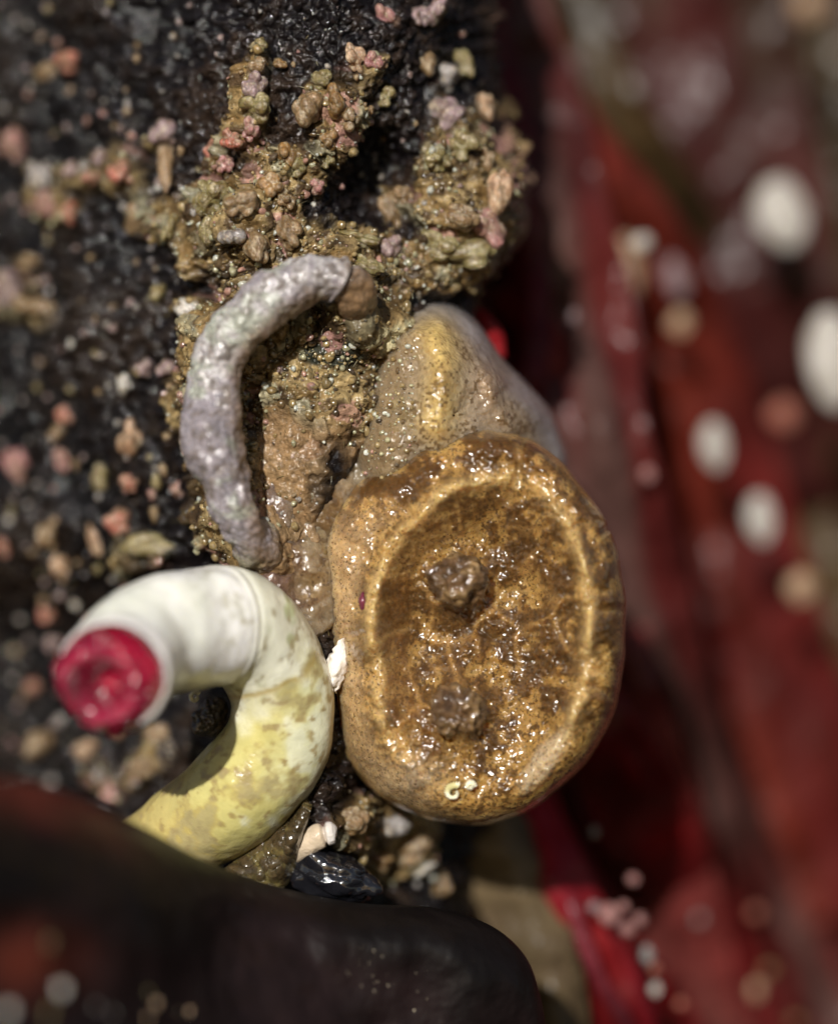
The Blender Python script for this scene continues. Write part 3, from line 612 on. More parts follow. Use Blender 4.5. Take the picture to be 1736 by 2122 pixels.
root = tag(empty('sea_squirt', F(985, 1700, 0.2)), 'big glossy golden brown sea squirt, cupped oval with raised rim and two dark bumps', 'sea squirt')
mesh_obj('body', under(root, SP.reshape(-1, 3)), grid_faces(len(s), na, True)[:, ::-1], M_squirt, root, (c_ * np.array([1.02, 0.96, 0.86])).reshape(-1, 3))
sk, *_r = sweep([(800, 905, 0.26), (725, 950, 0.19), (662, 1010, 0.15), (628, 1100, 0.13), (615, 1200, 0.14), (625, 1290, 0.17), (645, 1380, 0.2)], [16, 62, 84, 84, 66, 42, 10], 260, 110, lambda p, t, a: 0.03 * fbm(p, 5, 3, 2) + 0.012 * fbm(p, 18, 3, 3) + 0.005 * fbm(p, 45, 2, 4))
skp = sk.reshape(-1, 3); k2 = fbm(skp, 6, 4, 9); k3 = fbm(skp, 40, 3, 11)
kcol_ = mixc((0.22, 0.14, 0.065), (0.12, 0.07, 0.03), sm(-.3, .3, k2)); kcol_ = mixc(kcol_, (0.07, 0.035, 0.012), 0.7 * sm(0.1, 0.4, k3 + 0.3 * k2)); kcol_ = mixc(kcol_, (0.32, 0.25, 0.17), 0.5 * sm(0.1, 0.4, -k2))
mesh_obj('skirt', under(root, skp), grid_faces(260, 110, True), M_jelly, root, kcol_)
fx, fy = np.meshgrid(np.linspace(500, 830, 190), np.linspace(740, 1380, 330), indexing='ij')
ff = np.stack([fx.ravel() * S, np.full(fx.size, 2.0), fy.ravel() * S], 1); m1 = fbm(ff, 4, 3, 81).reshape(fx.shape); m2 = fbm(ff, 12, 3, 83).reshape(fx.shape); m3 = fbm(ff, 34, 3, 85).reshape(fx.shape); m4 = fbm(ff, 90, 2, 87).reshape(fx.shape)
hold = np.exp(-(((fx - 655 + 0.10 * (fy - 1050)) / 125) ** 2 + ((fy - 1065) / 290) ** 2) ** 2) + 0.22 * m2 + 0.25 * m1 + 0.08 * m3
fd = 0.03 + 0.07 * sm(640, 730, fx) - 0.05 * sm(900, 1050, fy) + 0.45 * sm(0.62, -0.05, hold) ** 1.3 - 0.04 * m1 - 0.030 * m2 - 0.009 * m3
fc = mixc((0.23, 0.155, 0.075), (0.14, 0.085, 0.040), sm(-.3, .3, m1 + m2)); fc = mixc(fc, (0.06, 0.032, 0.014), 0.75 * sm(0.05, 0.4, m4 + 0.6 * m3)); fc = mixc(fc, (0.27, 0.215, 0.14), 0.6 * sm(0.1, 0.4, m2 - m1)); fc = mixc(fc, (0.13, 0.075, 0.06), 0.7 * sm(660, 560, fx) * sm(900, 1000, fy))
mesh_obj('film', under(root, F(fx, fy, fd).reshape(-1, 3)), grid_faces(190, 330), M_jelly, root, fc.reshape(-1, 3))['label'] = 'wet brown film of tissue spreading from the squirt over the rock'
def near_squirt(x, y):
    m = (X[:280] - x) ** 2 + (Y[:280] - y) ** 2; i = np.unravel_index(np.argmin(m), m.shape); return SP[i]
for k, (x, y, rx, ry, lab) in enumerate([(945, 1205, 48, 46, 'upper wrinkled dark bump of the squirt'), (952, 1478, 44, 50, 'lower wrinkled dark bump of the squirt')]):
    V, T = ico(5); V = V * (0.9 + 0.35 * fbm(V, 1.3, 3, 6 + k) + 0.16 * fbm(V, 4.5, 3, 16 + k))[:, None]; V = V * np.array([rx * S * 1.3, 0.095, ry * S * 1.25]); q = near_squirt(x, y)
    nn = fbm(V, 22, 4, 9); V = V + (V / np.linalg.norm(V, axis=1, keepdims=True)) * (0.016 * nn)[:, None]
    cb = mixc((0.10, 0.055, 0.025), (0.20, 0.125, 0.055), sm(-0.2, 0.4, nn)); cb = mixc(cb, (0.05, 0.028, 0.016), 0.7 * sm(0.1, 0.4, fbm(V, 14, 2, 4)))
    o = mesh_obj('siphon', under(root, V + q + np.array([0, 0.025, 0])), T, M_siphon, root, cb); o['label'] = lab

# ------------------------------------------------------------------ jelly mass above the squirt
JO = [(800, 650), (860, 624), (930, 628), (990, 668), (1042, 742), (1090, 792), (1140, 850), (1164, 910), (1176, 965), (1150, 1040), (1050, 1080), (900, 1100), (780, 1060), (720, 980), (735, 880), (760, 760)]
JX, JY = 940.0, 860.0
o_ = spline([(*q, 0) for q in JO + JO[:3]], 1200)[:, :2]; th = np.unwrap(np.arctan2(o_[:, 1] - JY, o_[:, 0] - JX)); Rr = np.hypot(o_[:, 1] - JY, o_[:, 0] - JX)
na, n_in = 420, 150
A = np.linspace(th[20], th[20] + 2 * math.pi, na, endpoint=False); od = np.argsort(th); RA = np.interp(A, th[od], Rr[od])
s = np.concatenate([np.linspace(0.004, 1, n_in) ** 0.85, np.linspace(1, 1.5, 31)[1:]]); sr = np.where(s <= 1, s, 1 - 0.35 * (s - 1) ** 1.2)[:, None]
X2 = JX + sr * RA[None] * np.cos(A)[None]; Y2 = JY + sr * RA[None] * np.sin(A)[None]; do = np.clip((1 - s)[:, None] * RA[None], 0, None); sh = X2.shape
fp = np.stack([X2.ravel() * S, np.ones(X2.size), Y2.ravel() * S], 1)
n1 = fbm(fp, 3.2, 4, 51).reshape(sh); n2 = fbm(fp, 9, 4, 57).reshape(sh); n3 = fbm(fp, 34, 3, 61).reshape(sh); n4 = fbm(fp, 110, 2, 63).reshape(sh)
inn = (s <= 1)[:, None]
h = 0.34 * np.sqrt(np.clip(1 - (1 - np.clip(do / 170, 0, 1)) ** 2, 0, 1))
pil, _ = segdist(X2 + 12 * n2, Y2, [(895, 690), (915, 760), (905, 880)]); pil = np.exp(-(pil / 42) ** 2)
pat = np.exp(-(((X2 - 1020 + 0.0 * Y2) / 34) ** 2 + ((Y2 - 790) / 60) ** 2))
w1, w2, wid = worley2(X2, Y2, 12.0, 15)
h = h + inn * sm(0, 40, do) * (0.085 * pil + 0.05 * pat + 0.06 * n1 + 0.035 * n2 + 0.008 * n3 + 0.012 * pat * np.sqrt(np.clip(1 - w1 ** 2, 0, 1)) * 1.5)
h = np.where(inn, h, -0.5 * (s - 1)[:, None] ** 0.6)
JP = F(X2, Y2, 0.34 - h - 0.08 * sm(900, 760, X2) + 0.16 * sm(1000, 1170, X2))
jc = mixc((0.20, 0.135, 0.075), (0.29, 0.22, 0.15), sm(-0.3, 0.4, n1)); jc = mixc(jc, (0.26, 0.245, 0.26), sm(75, 20, do) * 0.75)
jc = mixc(jc, (0.48, 0.34, 0.12), 0.9 * pil); jc = mixc(jc, (0.32, 0.22, 0.14), 0.8 * pat)
jc = mixc(jc, (0.10, 0.055, 0.02), 0.8 * sm(0.10, 0.40, 0.7 * n4 + 0.4 * n3 + 0.4 * n2) * sm(20, 80, do)); jc = mixc(jc, (0.15, 0.09, 0.03), 0.6 * np.exp(-(((X2 - 918) / 26) ** 2 + ((Y2 - 775) / 80) ** 2)) * sm(-.3, .3, n3 + n2))
jc = mixc(jc, (0.20, 0.135, 0.065), 0.85 * sm(900, 780, X2 + 40 * n2)); jc = mixc(jc, (0.28, 0.21, 0.09), 0.8 * sm(0.0, 0.3, n2) * sm(870, 790, X2))
jl = mesh_obj('jelly_squirt', JP.reshape(-1, 3), grid_faces(len(s), na, True)[:, ::-1], M_jelly, None, jc.reshape(-1, 3))
tag(jl, 'cloudy translucent jelly lump with a yellow core rising above the golden squirt', 'sea squirt')
# grit that has settled on the jelly's left shoulder
ok = np.argwhere((X2[:n_in] < 860) & (Y2[:n_in] < 1000) & (do[:n_in] > 4)); ii = ok[rng.choice(len(ok), 520)]
rad = rng.gamma(1.6, 1.2, 520).clip(1.0, 7) * S; c0 = JP[ii[:, 0], ii[:, 1]]
VV = V0[None] * rng.uniform(0.7, 1.3, (520, 1, 3)) * rad[:, None, None] + (c0 + np.array([0, -0.2, 0]) * rad[:, None])[:, None]
cg = cols[rng.choice(7, 520, p=[.25, .15, .22, .1, .04, .16, .08])] * rng.uniform(0.7, 1.2, (520, 1))
g2 = mesh_obj('silt', VV.reshape(-1, 3), (T0[None] + (np.arange(520) * len(V0))[:, None, None]).reshape(-1, 3), M_crust, None, np.repeat(cg, len(V0), axis=0))
g2['kind'] = 'stuff'; g2['label'] = 'sparkling silt grains lying on the jelly lump'

# ------------------------------------------------------------------ small shells and worms
def coil(name, cx, cy, r, turns, tube, depth, label, thick0=0.4):
    t = np.linspace(0, 1, 40); an = 2 * math.pi * turns * t - 0.6; rr = r * (0.35 + 0.65 * t)
    pts = [(cx + q * math.cos(w_), cy + q * math.sin(w_), depth - 0.012 * (1 - u)) for q, w_, u in zip(rr, an, t)]
    b, *_r = sweep(pts, list(tube * (thick0 + (1 - thick0) * t)), 160, 20, lambda p, t, a: 0.0025 * np.sin(t * 150) + 0.004 * fbm(p, 40, 3, 2))
    o = mesh_obj(name, b.reshape(-1, 3), grid_faces(160, 20, True), M_shell, None, mixc((0.80, 0.77, 0.58), (0.60, 0.55, 0.28), sm(0, .5, fbm(b.reshape(-1, 3), 20, 3, 2))))
    return tag(o, label, 'worm coil')
q1 = near_squirt(942, 1643)[1]; q2 = near_squirt(978, 1632)[1]
coil('coiled_worm', 940, 1643, 17, 0.95, 7.5, q1 - 0.012, 'larger cream spiral worm coil on the bottom of the golden squirt')
coil('coiled_worm', 974, 1630, 8, 1.1, 6, q2 - 0.014, 'smaller cream worm ring right beside the larger coil')
V, T = lump(300, 4, 3, 0.2, 0.08); V = V * np.array([0.042, 0.04, 0.095]); V[:, 0] *= 1 - 0.25 * np.abs(V[:, 2]) / 0.082; V = V + (0.004 * np.sin(V[:, 2] * 260))[:, None] * np.array([1, 1, 0])
o = mesh_obj('white_shell', V, T, M_shell, None, np.tile((0.78, 0.72, 0.64), (len(V), 1))); q = near_squirt(705, 1375); o.location = [float(v) for v in (q + np.array([-0.005, -0.01, 0]))]; o.rotation_euler = (0, math.radians(12), 0); tag(o, 'small white ridged shell stuck between the yellow tube and the golden squirt', 'shell')
V, T = lump(301, 3, 3, 0.2, 0.1); V = V * np.array([0.014, 0.02, 0.03])
o = mesh_obj('shell_chip', V, T, M_plug, None, np.tile((0.12, 0.02, 0.04), (len(V), 1))); q = near_squirt(752, 1245); o.location = [float(v) for v in q]; tag(o, 'dark wine red chip set in the left rim of the golden squirt', 'shell chip')
# stubby banded white tube below
bt, c, t_, r_, tt, *_r = sweep([(612, 1762, 0.08), (642, 1744, 0.05), (668, 1731, 0.04), (692, 1727, 0.04), (699, 1727, 0.04)], [28, 27, 26, 22, 3], 120, 48, lambda p, t, a: -0.012 * np.exp(-((t - 0.55) / 0.03) ** 2) + 0.005 * fbm(p, 14, 3, 2))
tag(mesh_obj('stub_tube', bt.reshape(-1, 3), grid_faces(120, 48, True), M_shell, None, mixc((0.52, 0.42, 0.30), (0.60, 0.56, 0.52), sm(0.5, 0.62, tt.ravel()))), 'short blunt cream tube with one groove below the sea squirt', 'worm tube')
# black snail
V, T = lump(61, 5, 3, 0.25, 0.05); sp = np.arctan2(V[:, 2], V[:, 0]); V = V * (1 + 0.05 * np.sin(2.5 * sp + 9 * np.hypot(V[:, 0], V[:, 2])))[:, None]; V = V * np.array([0.165, 0.10, 0.095])
o = mesh_obj('black_snail', V, T, M_black, None, np.tile((0.008, 0.008, 0.010), (len(V), 1))); o.location = [float(v) for v in F(690, 1818, 0.10)]; o.rotation_euler = (0, math.radians(14), 0); tag(o, 'shiny black snail wedged in the gap above the dark kelp', 'snail')
# black pebble inside the bend with two ring shaped barnacles
V, T = lump(91, 5, 8, 0.28, 0.2); nn = fbm(V, 5, 3, 3); o = mesh_obj('black_pebble', V * 0.062, T, M_siphon, None, mixc((0.035, 0.026, 0.02), (0.10, 0.075, 0.05), sm(-.2, .5, nn)))
pq, _n = on_rock(430, 1490); o.location = [float(v) for v in F(430, 1490, 0.1)]; tag(o, 'wet black pebble held in the bend of the yellow tube', 'pebble')
coil('ring_worm', 404, 1445, 11, 1.0, 4.5, 0.03, 'tiny tan ring shaped worm tube on top of the black pebble')
# olive flap hanging below the yellow tube
u = np.linspace(0, 1, 90)[:, None]; v = np.linspace(0, 1, 50)[None]
top = spline([(470, 1808, 0), (530, 1760, 0), (590, 1715, 0), (640, 1655, 0)], 90)[:, :2]; bo = spline([(480, 1870, 0), (560, 1860, 0), (600, 1800, 0), (632, 1700, 0)], 90)[:, :2]
XX = top[:, 0][:, None] * (1 - v) + bo[:, 0][:, None] * v; YY = top[:, 1][:, None] * (1 - v) + bo[:, 1][:, None] * v
fq = np.stack([XX.ravel() * S, np.ones(XX.size) * 3, YY.ravel() * S], 1); nn = fbm(fq, 10, 4, 3).reshape(XX.shape); n3 = fbm(fq, 45, 3, 8).reshape(XX.shape)
FV = F(XX + 6 * nn, YY + 6 * nn, 0.06 + 0.06 * nn + 0.014 * n3 - 0.05 * np.sin(v * 3.1))
o = mesh_obj('algae_flap', FV.reshape(-1, 3), grid_faces(90, 50), M_crust, None, mixc((0.055, 0.038, 0.018), (0.13, 0.10, 0.035), sm(-.3, .4, nn + n3)).reshape(-1, 3))
md = o.modifiers.new('thickness', 'SOLIDIFY'); md.thickness = 0.03; md.offset = 0
tag(o, 'thin olive brown algae flap under the yellow worm tube', 'algae')

# ------------------------------------------------------------------ dark kelp blade in front
ED = [(-520, 1560, -1.9), (-260, 1585, -1.6), (0, 1625, -1.2), (120, 1648, -1.05), (250, 1700, -0.85), (400, 1786, -0.55), (520, 1832, -0.34), (640, 1862, -0.26), (760, 1882, -0.22), (900, 1890, -0.18), (1000, 1920, -0.14), (1075, 1980, -0.10), (1108, 2060, -0.08), (1122, 2160, -0.06), (1128, 2400, -0.05), (1130, 2700, -0.05)]
IN = [(-520, 2900, -2.2), (-300, 2900, -2.0), (-100, 2900, -1.8), (50, 2900, -1.7), (200, 2900, -1.5), (300, 2900, -1.3), (400, 2900, -1.1), (500, 2900, -1), (600, 2900, -.9), (700, 2900, -.8), (760, 2900, -.7), (800, 2900, -.6), (830, 2900, -.5), (850, 2900, -.45), (870, 2900, -.4), (880, 2900, -.4)]
nU, nV = 260, 160
E = spline(ED, nU); E[:, 1] += 5 * fbm(np.stack([E[:, 0] * S, 0 * E[:, 0], 0 * E[:, 0]], 1), 3.5, 3, 6); I = spline(IN, nU); v = (np.linspace(0, 1, nV) ** 1.6)[None, :, None]
K = E[:, None] * (1 - v) + I[:, None] * v
dv = np.linalg.norm((K - E[:, None])[..., :2], axis=-1)
nn = fbm(np.stack([K[..., 0].ravel() * S, K[..., 2].ravel(), K[..., 1].ravel() * S], 1), 1.6, 4, 19).reshape(nU, nV); n2 = fbm(np.stack([K[..., 0].ravel() * S, K[..., 2].ravel() * 0, K[..., 1].ravel() * S * .3], 1), 9, 3, 20).reshape(nU, nV)
roll = 0.14 * (1 - np.sqrt(np.clip(1 - (1 - np.clip(dv / 70, 0, 1)) ** 2, 0, 1)))
Kd = K[..., 2] + roll + 0.10 * nn * sm(0, 120, dv) - 0.16 * sm(0, 260, dv) * sm(900, 300, K[..., 0]) + 0.05 * sm(60, 300, dv) + 0.008 * n2
KV = F(K[..., 0], K[..., 1], Kd)
kc = mixc((0.0045, 0.0032, 0.0030), (0.011, 0.006, 0.006), sm(-0.2, 0.4, nn)); kc = mixc(kc, (0.10, 0.022, 0.013), 0.85 * sm(120, 0, dv) * sm(380, 60, K[..., 0])); kc = mixc(kc, (0.09, 0.018, 0.010), 0.8 * np.exp(-(((K[..., 0] - 60) / 110) ** 2 + ((K[..., 1] - 1990) / 70) ** 2)))
kelp = mesh_obj('kelp_blade', KV.reshape(-1, 3), grid_faces(nU, nV), M_kelp, None, kc.reshape(-1, 3))
md = kelp.modifiers.new('thickness', 'SOLIDIFY'); md.thickness = 0.03; md.offset = 0
tag(kelp, 'dark brown black kelp blade curving across the bottom left foreground', 'kelp')
def on_kelp(x, y):
    m = (K[..., 0] - x) ** 2 + (K[..., 1] - y) ** 2; i = np.unravel_index(np.argmin(m), m.shape); return F(x, y, Kd[i])
me_w = lump_mesh('white', 1, M_shell, 3)
GR_ = [(96, 1955, 26, 'yellowish'), (118, 2050, 30, 'brightest white'), (190, 2084, 20, 'faint grey'), (225, 2098, 18, 'faint grey'), (300, 2058, 22, 'pale green'), (318, 2080, 20, 'tan'), (362, 2096, 18, 'brown'), (388, 2096, 17, 'tan'), (8, 2095, 30, 'cream'), (298, 2112, 20, 'tan'), (98, 2098, 24, 'olive'), (82, 2000, 18, 'rusty'), (62, 2030, 18, 'rusty'), (26, 1628, 22, 'grey'), (104, 1618, 17, 'grey')]  # solid grains standing in for out-of-focus glints on the wet kelp
where = ['high on the kelp at the lower left', 'in the lower left corner of the kelp', 'low on the kelp, right of the brightest grain', 'near the bottom edge, second right of the brightest grain', 'on top of the grain row at the bottom of the kelp', 'touching the pale green grain', 'in the bottom grain row', 'at the right end of the bottom grain row', 'cut by the left edge near the bottom', 'cut by the bottom edge under the pale green grain', 'under the brightest grain', 'above the brightest grain', 'left above the brightest grain', 'at the left end of the kelp top edge', 'on the kelp top edge']
kcol = {'yellowish': 'olive', 'brightest white': 'white', 'faint grey': 'grey', 'pale green': 'olive', 'tan': 'peach', 'brown': 'tan', 'cream': 'white', 'olive': 'olive', 'rusty': 'salmon', 'grey': 'grey'}
for (x, y, r, nm), wh in zip(GR_, where):
    q = on_kelp(x, y) + np.array([0, -0.01, 0]); o = bpy.data.objects.new('glint_grain', lump_mesh(kcol[nm], 1, M_nodule, 3)); col.objects.link(o); o.location = [float(v_) for v_ in q]; f_ = r * S * 0.72
    o.scale = (f_, f_ * .6, f_); tag(o, nm + ' blurred glint grain ' + wh, 'sand grain', 'glint grains on the dark kelp')
# glitter of tiny sand on the kelp
NGk = 110; V1, T1 = ico(1)
gx = np.concatenate([rng.normal(765, 30, 55), rng.normal(800, 130, 55)]); gy = np.concatenate([rng.uniform(1900, 2110, 55), rng.uniform(1900, 2120, 55)])
cent = np.array([on_kelp(a_, b_) for a_, b_ in zip(gx, gy)]); rad = rng.gamma(1.3, 0.42, NGk).clip(0.3, 1.9) * S
VV = V1[None] * rad[:, None, None] + (cent + np.array([0, -0.016, 0]))[:, None]
o = mesh_obj('fine_sand', VV.reshape(-1, 3), (T1[None] + (np.arange(NGk) * len(V1))[:, None, None]).reshape(-1, 3), M_shell, None, np.tile((0.7, 0.6, 0.4), (VV.size // 3, 1))); o['kind'] = 'stuff'; o['label'] = 'glittering specks of sand on the dark kelp'

# ------------------------------------------------------------------ red seaweed blades behind
def blade(path, widths, c1, c2, label, seed, curl=0.04, streak=None):
    n, m = 140, 40; widths = [q * 1.3 for q in widths]
    C = spline(path, n); C[:, 2] += 0.5 * sm(1250, 1550, C[:, 0]) - 0.42 * (1 - sm(1250, 1550, C[:, 0])) * sm(0.6, 1.0, C[:, 2]); W = spline([(q, 0, 0) for q in widths], n)[:, 0]
    T_ = np.gradient(C[:, :2], axis=0); T_ /= np.linalg.norm(T_, axis=1, keepdims=True); Nn = np.stack([-T_[:, 1], T_[:, 0]], 1)
    v = np.linspace(-1, 1, m)[None]
    Xb = C[:, 0][:, None] + Nn[:, 0][:, None] * v * W[:, None]; Yb = C[:, 1][:, None] + Nn[:, 1][:, None] * v * W[:, None]
    q = np.stack([Xb.ravel() * S, np.full(Xb.size, seed * 3.7), Yb.ravel() * S], 1); nn = fbm(q, 1.4, 4, seed).reshape(Xb.shape)
    along = np.stack([(v * W[:, None]).ravel() * S * 3.5, np.full(Xb.size, seed * 1.7), (np.linspace(0, 6, n)[:, None] + 0 * v).ravel() * .3], 1); ns_ = fbm(along, 1.6, 3, seed + 3).reshape(Xb.shape)
    d = C[:, 2][:, None] + curl * (v ** 2) + 0.30 * nn + 0.06 * ns_
    ed = 1 + 0.0 * v
    Vb = F(Xb + 30 * nn * v ** 2, Yb + 20 * nn, d)
    cb = mixc(c1, c2, sm(-0.25, 0.25, ns_ + 0.3 * nn)); cb = cb * (1 + 0.3 * nn)[..., None]
    if streak is not None: cb = mixc(cb, streak, sm(0.15, 0.3, ns_))
    o = mesh_obj('seaweed_blade', Vb.reshape(-1, 3), grid_faces(n, m), M_weed, None, cb.reshape(-1, 3)); md = o.modifiers.new('thickness', 'SOLIDIFY'); md.thickness = 0.04
    return tag(o, label, 'seaweed', 'seaweed blades hanging behind the rock')
RED = (0.13, 0.007, 0.008); DRED = (0.055, 0.008, 0.007); BRI = (0.10, 0.014, 0.008); OLI = (0.032, 0.020, 0.008); BRN = (0.062, 0.030, 0.025); DK = (0.030, 0.013, 0.008)
blade([(960, -200, 1.8), (1010, 60, 1.8), (1045, 240, 1.7), (1070, 420, 1.7), (1075, 640, 1.7), (1060, 900, 1.7)], [30, 34, 36, 40, 50, 60], (0.10, 0.005, 0.008), (0.07, 0.005, 0.006), 'narrow bright red blade right behind the top of the rock', 2)
blade([(1000, -200, 2.2), (1080, 150, 2.0), (1150, 500, 1.8), (1230, 900, 1.8), (1330, 1350, 1.9), (1450, 1800, 2.0), (1600, 2400, 2.2)], [70, 80, 95, 100, 100, 90, 80], BRN, DRED, 'long brown purple blade running down right of the golden squirt', 3)
blade([(1150, -200, 2.9), (1230, 120, 2.7), (1380, 400, 2.5), (1520, 640, 2.5), (1680, 950, 2.6), (1850, 1400, 2.8)], [50, 50, 52, 60, 70, 80], OLI, (0.05, 0.028, 0.012), 'olive brown stripe like blade crossing the upper right', 4)
blade([(1080, 40, 2.6), (1200, 280, 2.4), (1320, 440, 2.3), (1420, 640, 2.2), (1480, 900, 2.2), (1560, 1200, 2.2), (1660, 1500, 2.3), (1780, 1900, 2.4)], [40, 46, 52, 70, 90, 95, 90, 80], BRI, DRED, 'wide brick red blade under the pale bits', 5, streak=(0.10, 0.012, 0.010))
blade([(1420, -200, 3.4), (1500, 200, 3.2), (1600, 560, 2.9), (1700, 900, 2.9), (1850, 1300, 3.0)], [60, 60, 60, 75, 80], DRED, (0.10, 0.010, 0.012), 'dark crimson blade behind the large white bit', 6)
blade([(1600, -200, 3.2), (1680, 200, 3.1), (1760, 600, 3.0), (1840, 1000, 3.0)], [110, 110, 100, 90], OLI, DK, 'shadowy olive blade in the upper right corner', 7)
blade([(1300, -250, 3.9), (1380, 200, 3.8), (1500, 700, 3.8), (1700, 1200, 3.8)], [110, 120, 130, 130], DK, OLI, 'dark far blade between the olive stripe and the corner', 8)
blade([(1040, 600, 1.8), (1110, 700, 1.8), (1160, 830, 1.8), (1200, 1000, 1.8), (1240, 1200, 1.9)], [34, 46, 50, 50, 40], (0.17, 0.016, 0.008), RED, 'orange red blade glimpsed right above the jelly lump', 9)
blade([(1150, 1300, 1.5), (1220, 1480, 1.4), (1290, 1600, 1.5), (1380, 1760, 1.6), (1500, 2000, 1.8), (1640, 2400, 2.0)], [60, 60, 70, 85, 110, 120], RED, DRED, 'crimson blade below and right of the golden squirt', 10)
blade([(1030, 1500, 1.5), (1085, 1680, 1.45), (1140, 1800, 1.45), (1195, 1920, 1.45), (1260, 2050, 1.5), (1350, 2300, 1.5)], [50, 56, 60, 60, 64, 66], (0.17, 0.008, 0.013), RED, 'brightest red blade running down to the bottom edge', 11, 0.10)
blade([(920, 1560, 1.35), (1000, 1720, 1.35), (1070, 1840, 1.35), (1125, 1960, 1.35), (1160, 2080, 1.4), (1180, 2300, 1.4)], [60, 70, 68, 58, 50, 50], (0.12, 0.085, 0.045), (0.075, 0.05, 0.03), 'tan seaweed blade with red streaks above the kelp tip', 12, 0.1, streak=(0.16, 0.010, 0.014))
blade([(1300, 1400, 2.4), (1450, 1700, 2.4), (1600, 2000, 2.5), (1750, 2400, 2.6)], [90, 110, 120, 120], DRED, BRN, 'dark wine brown blade in the lower right', 13)
blade([(1500, 1300, 3.2), (1640, 1650, 3.1), (1780, 2000, 3.1), (1900, 2400, 3.2)], [120, 140, 150, 150], DK, DRED, 'nearly black blade in the lower right corner', 14)
blade([(1100, 1800, 1.9), (1200, 2000, 1.9), (1330, 2200, 2.0), (1400, 2500, 2.0)], [90, 100, 110, 110], DRED, RED, 'dark red blade behind the kelp tip', 15)
blade([(1150, -500, 3.3), (1250, 300, 3.2), (1420, 1100, 3.1), (1600, 1900, 3.1), (1700, 2700, 3.2)], [330, 340, 350, 350, 350], (0.036, 0.008, 0.007), (0.026, 0.014, 0.008), 'broad maroon sheet of weed filling the space behind the narrower blades', 21, 0.02)
blade([(1020, 300, 1.9), (1100, 800, 1.9), (1200, 1300, 2.0), (1330, 1800, 2.1), (1450, 2400, 2.2)], [90, 100, 110, 120, 120], (0.135, 0.024, 0.021), (0.105, 0.040, 0.033), 'maroon blade just behind the right edge of the golden squirt', 22, 0.02)
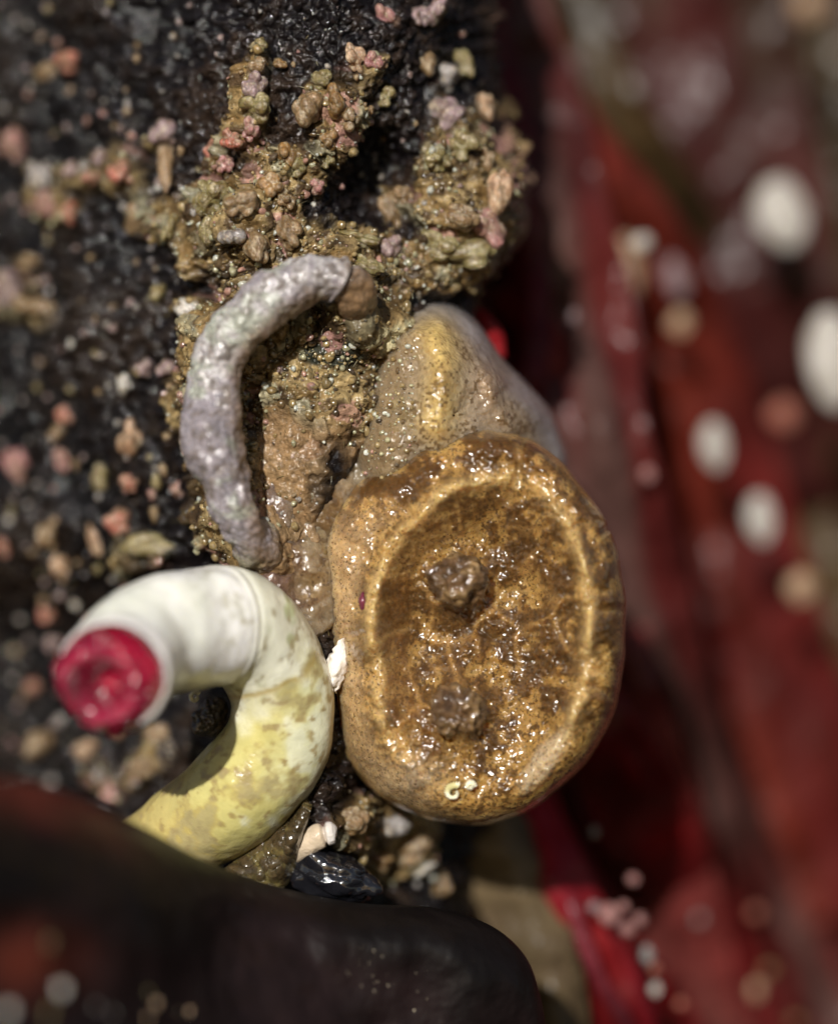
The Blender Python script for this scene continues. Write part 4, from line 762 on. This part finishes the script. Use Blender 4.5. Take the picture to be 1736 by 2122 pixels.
# pale bits
q = np.stack(np.meshgrid(np.linspace(-9, 9, 120), np.linspace(-10, 10, 130), indexing='ij'), -1); fq = np.stack([q[..., 0].ravel(), np.full(q.shape[0] * q.shape[1], 5.0), q[..., 1].ravel()], 1)
nn = fbm(fq, 0.8, 4, 77).reshape(q.shape[:2]); WV = np.stack([q[..., 0], 5.2 + 0.6 * nn, q[..., 1]], -1)
wl = mesh_obj('rock_wall', WV.reshape(-1, 3), grid_faces(120, 130), M_wall, None, mixc((0.035, 0.009, 0.007), (0.04, 0.018, 0.012), sm(-.3, .3, nn)).reshape(-1, 3)); wl['kind'] = 'structure'
BITS = [(1181, 140, 24, 1.0, 1.5, 0, 'mauve', 2.2, 'small lilac grey bit near the top of the red seaweed'),  # round bits and small grains stand in for blurred wet glints
 (1575, 85, 34, 1, 1.1, 0, 'peach', 2.9, 'dim round tan bit near the top right corner'), (1672, 8, 34, 1.1, 1, 0, 'peach', 2.9, 'tan bit cut by the top edge at the right'),
 (1618, 440, 60, 1, 1.5, -22, 'white', 2.3, 'largest whole white bit on the seaweed'), (1722, 740, 62, .9, 2.0, -8, 'white', 2.0, 'large white bit cut by the right edge'),
 (1296, 560, 44, .8, 1.8, -6, 'peach', 1.9, 'cream wedge shaped bit'), (1330, 500, 22, 1.0, .9, 0, 'white', 1.85, 'small pale piece touching the cream wedge shaped bit'),
 (1400, 575, 28, .9, 1.7, -20, 'mauve', 2.1, 'greyish bit right of the cream wedge'), (1408, 668, 26, 1, 1.1, 0, 'peach', 2.0, 'round tan bit under the greyish bit'),
 (1480, 920, 34, .9, 1.8, -10, 'white', 2.0, 'pinkish white oval bit in the middle right'), (1575, 1072, 34, .95, 1.8, -10, 'white', 2.0, 'creamy white oval bit below the pinkish white one'),
 (1658, 1216, 32, 1, 1.1, 0, 'peach', 2.1, 'round brownish bit below the creamy white oval'), (1622, 860, 32, 1, 1.1, 0, 'salmon', 2.4, 'dim pink bit by the right edge'),
 (1342, 982, 20, .9, 1.2, 0, 'pink', 1.7, 'faint small pinkish bit right of the golden squirt'), (1190, 655, 14, .8, 1.3, 0, 'mauve', 1.6, 'faint grey bit right of the jelly lump'), (1632, 262, 26, 1, 1.3, 0, 'olive', 2.8, 'dim olive bit above the largest white bit'),
 (1512, 1663, 18, 1, 1, 0, 'salmon', 2.2, 'dim reddish glint grain in the lower right'), (1425, 1810, 14, 1, 1, 0, 'salmon', 1.9, 'small dim glint grain left of the right hand pair'), (1312, 1822, 16, 1, 1, 0, 'pink', 1.35, 'round pinkish grain above the pink glint cluster'),
 (1230, 1880, 16, 1, 1, 0, 'mauve', 1.3, 'upper left grain of the pink glint cluster'), (1262, 1895, 22, 1, 1.2, 0, 'pink', 1.3, 'largest grain of the pink glint cluster'), (1292, 1878, 15, 1, 1, 0, 'pink', 1.3, 'upper right grain of the pink glint cluster'),
 (1300, 1925, 18, 1, 1.2, -20, 'pink', 1.35, 'lowest grain of the pink glint cluster'), (1326, 1905, 15, 1, 1.2, 0, 'pink', 1.35, 'rightmost grain of the pink glint cluster'), (1340, 1980, 17, 1, 1.5, -10, 'grey', 1.4, 'bluish grey glint grain below the pink glint cluster'),
 (1355, 2008, 14, 1, 1, 0, 'salmon', 1.45, 'reddish glint grain touching the bluish grey grain'), (1358, 2050, 15, 1, 1.3, 0, 'white', 1.45, 'whitish glint grain near the bottom edge'), (1448, 1905, 14, 1, 1, 0, 'grey', 1.8, 'lone grey glint grain right of the pink glint cluster'),
 (1565, 1892, 18, 1, 1, 0, 'salmon', 2.0, 'dusky pink glint grain at the lower right'), (1592, 2010, 17, 1, 1.1, 0, 'tan', 2.0, 'brown glint grain above the brightest lower right grain'), (1566, 2052, 20, .9, 1.3, 0, 'peach', 1.9, 'brightest cream glint grain at the lower right'),
 (1410, 2080, 14, 1, 1, 0, 'salmon', 1.6, 'faint glint grain by the bottom edge right of the whitish grain'), (1648, 2115, 16, 1.2, .8, 0, 'tan', 2.0, 'tan glint grain cut by the bottom edge at the right'), (1230, 1725, 14, 1, 1.2, 0, 'grey', 1.3, 'dark grey speck on red seaweed below the squirt'),
 (985, 640, 20, .8, 1.3, -25, 'olive', 0.62, 'small pale tip behind the jelly lump')]
_bits = {}
def bit_mesh(c):
    if c not in _bits:
        V, T = ico(3); V = V * (1 + 0.22 * fbm(V, 1.1, 3, len(_bits) + 3))[:, None]; V = V * np.array([1, 1, 1])
        o = mesh_obj('bit', V, T, M_shell, None, mixc(PAL[c][0], np.array(PAL[c][1]) * 0.8, sm(-.4, .4, fbm(V, 2, 3, 8)))); _bits[c] = o.data; bpy.data.objects.remove(o)
    return _bits[c]
for (x, y, r, sx, sz, rot, c, d, lab) in BITS:
    o = bpy.data.objects.new('pale_bit', bit_mesh(c)); col.objects.link(o); f_ = r * S * (0.9 if r > 21 else 0.72) * (DIST + d) / DIST
    d = d - (0.42 if 1180 < x < 1440 and d < 1.9 else 0); o.location = [float(v_) for v_ in F(x, y, d)]; k2 = 1.0; o.scale = (f_ * sx * k2, f_ * 0.6, f_ * sz * k2); o.rotation_euler = (0, math.radians(-rot * -1), 0)
    tag(o, lab, 'shell bit', 'pale bits and glint grains on the seaweed')
# pink strand shaped as a wet highlight, and the red scrap behind the jelly
def strand(name, path, rads, c1, label, cat):
    b, *_ = sweep(path, rads, 120, 24, lambda p, t, a: 0.012 * fbm(p, 9, 3, 3)); o = mesh_obj(name, b.reshape(-1, 3), grid_faces(120, 24, True), M_weed, None, np.tile(c1, (120 * 24, 1)).astype(float)); return tag(o, label, cat)
strand('pink_highlight', [(1165, 1830, 0.95), (1185, 1880, 0.9), (1205, 1940, 0.9), (1230, 2000, 0.9), (1262, 2060, 0.95), (1300, 2130, 1.0), (1340, 2250, 1.0)], [4, 12, 15, 15, 16, 16, 14], (0.11, 0.016, 0.022), 'thin pink wet highlight, shaped as a strand, over the brightest red blade', 'seaweed')
strand('red_scrap', [(975, 630, 0.62), (1000, 662, 0.6), (1022, 695, 0.6), (1036, 740, 0.6)], [6, 18, 20, 14], (0.14, 0.006, 0.008), 'short bright red scrap of weed peeping out behind the jelly lump', 'seaweed')
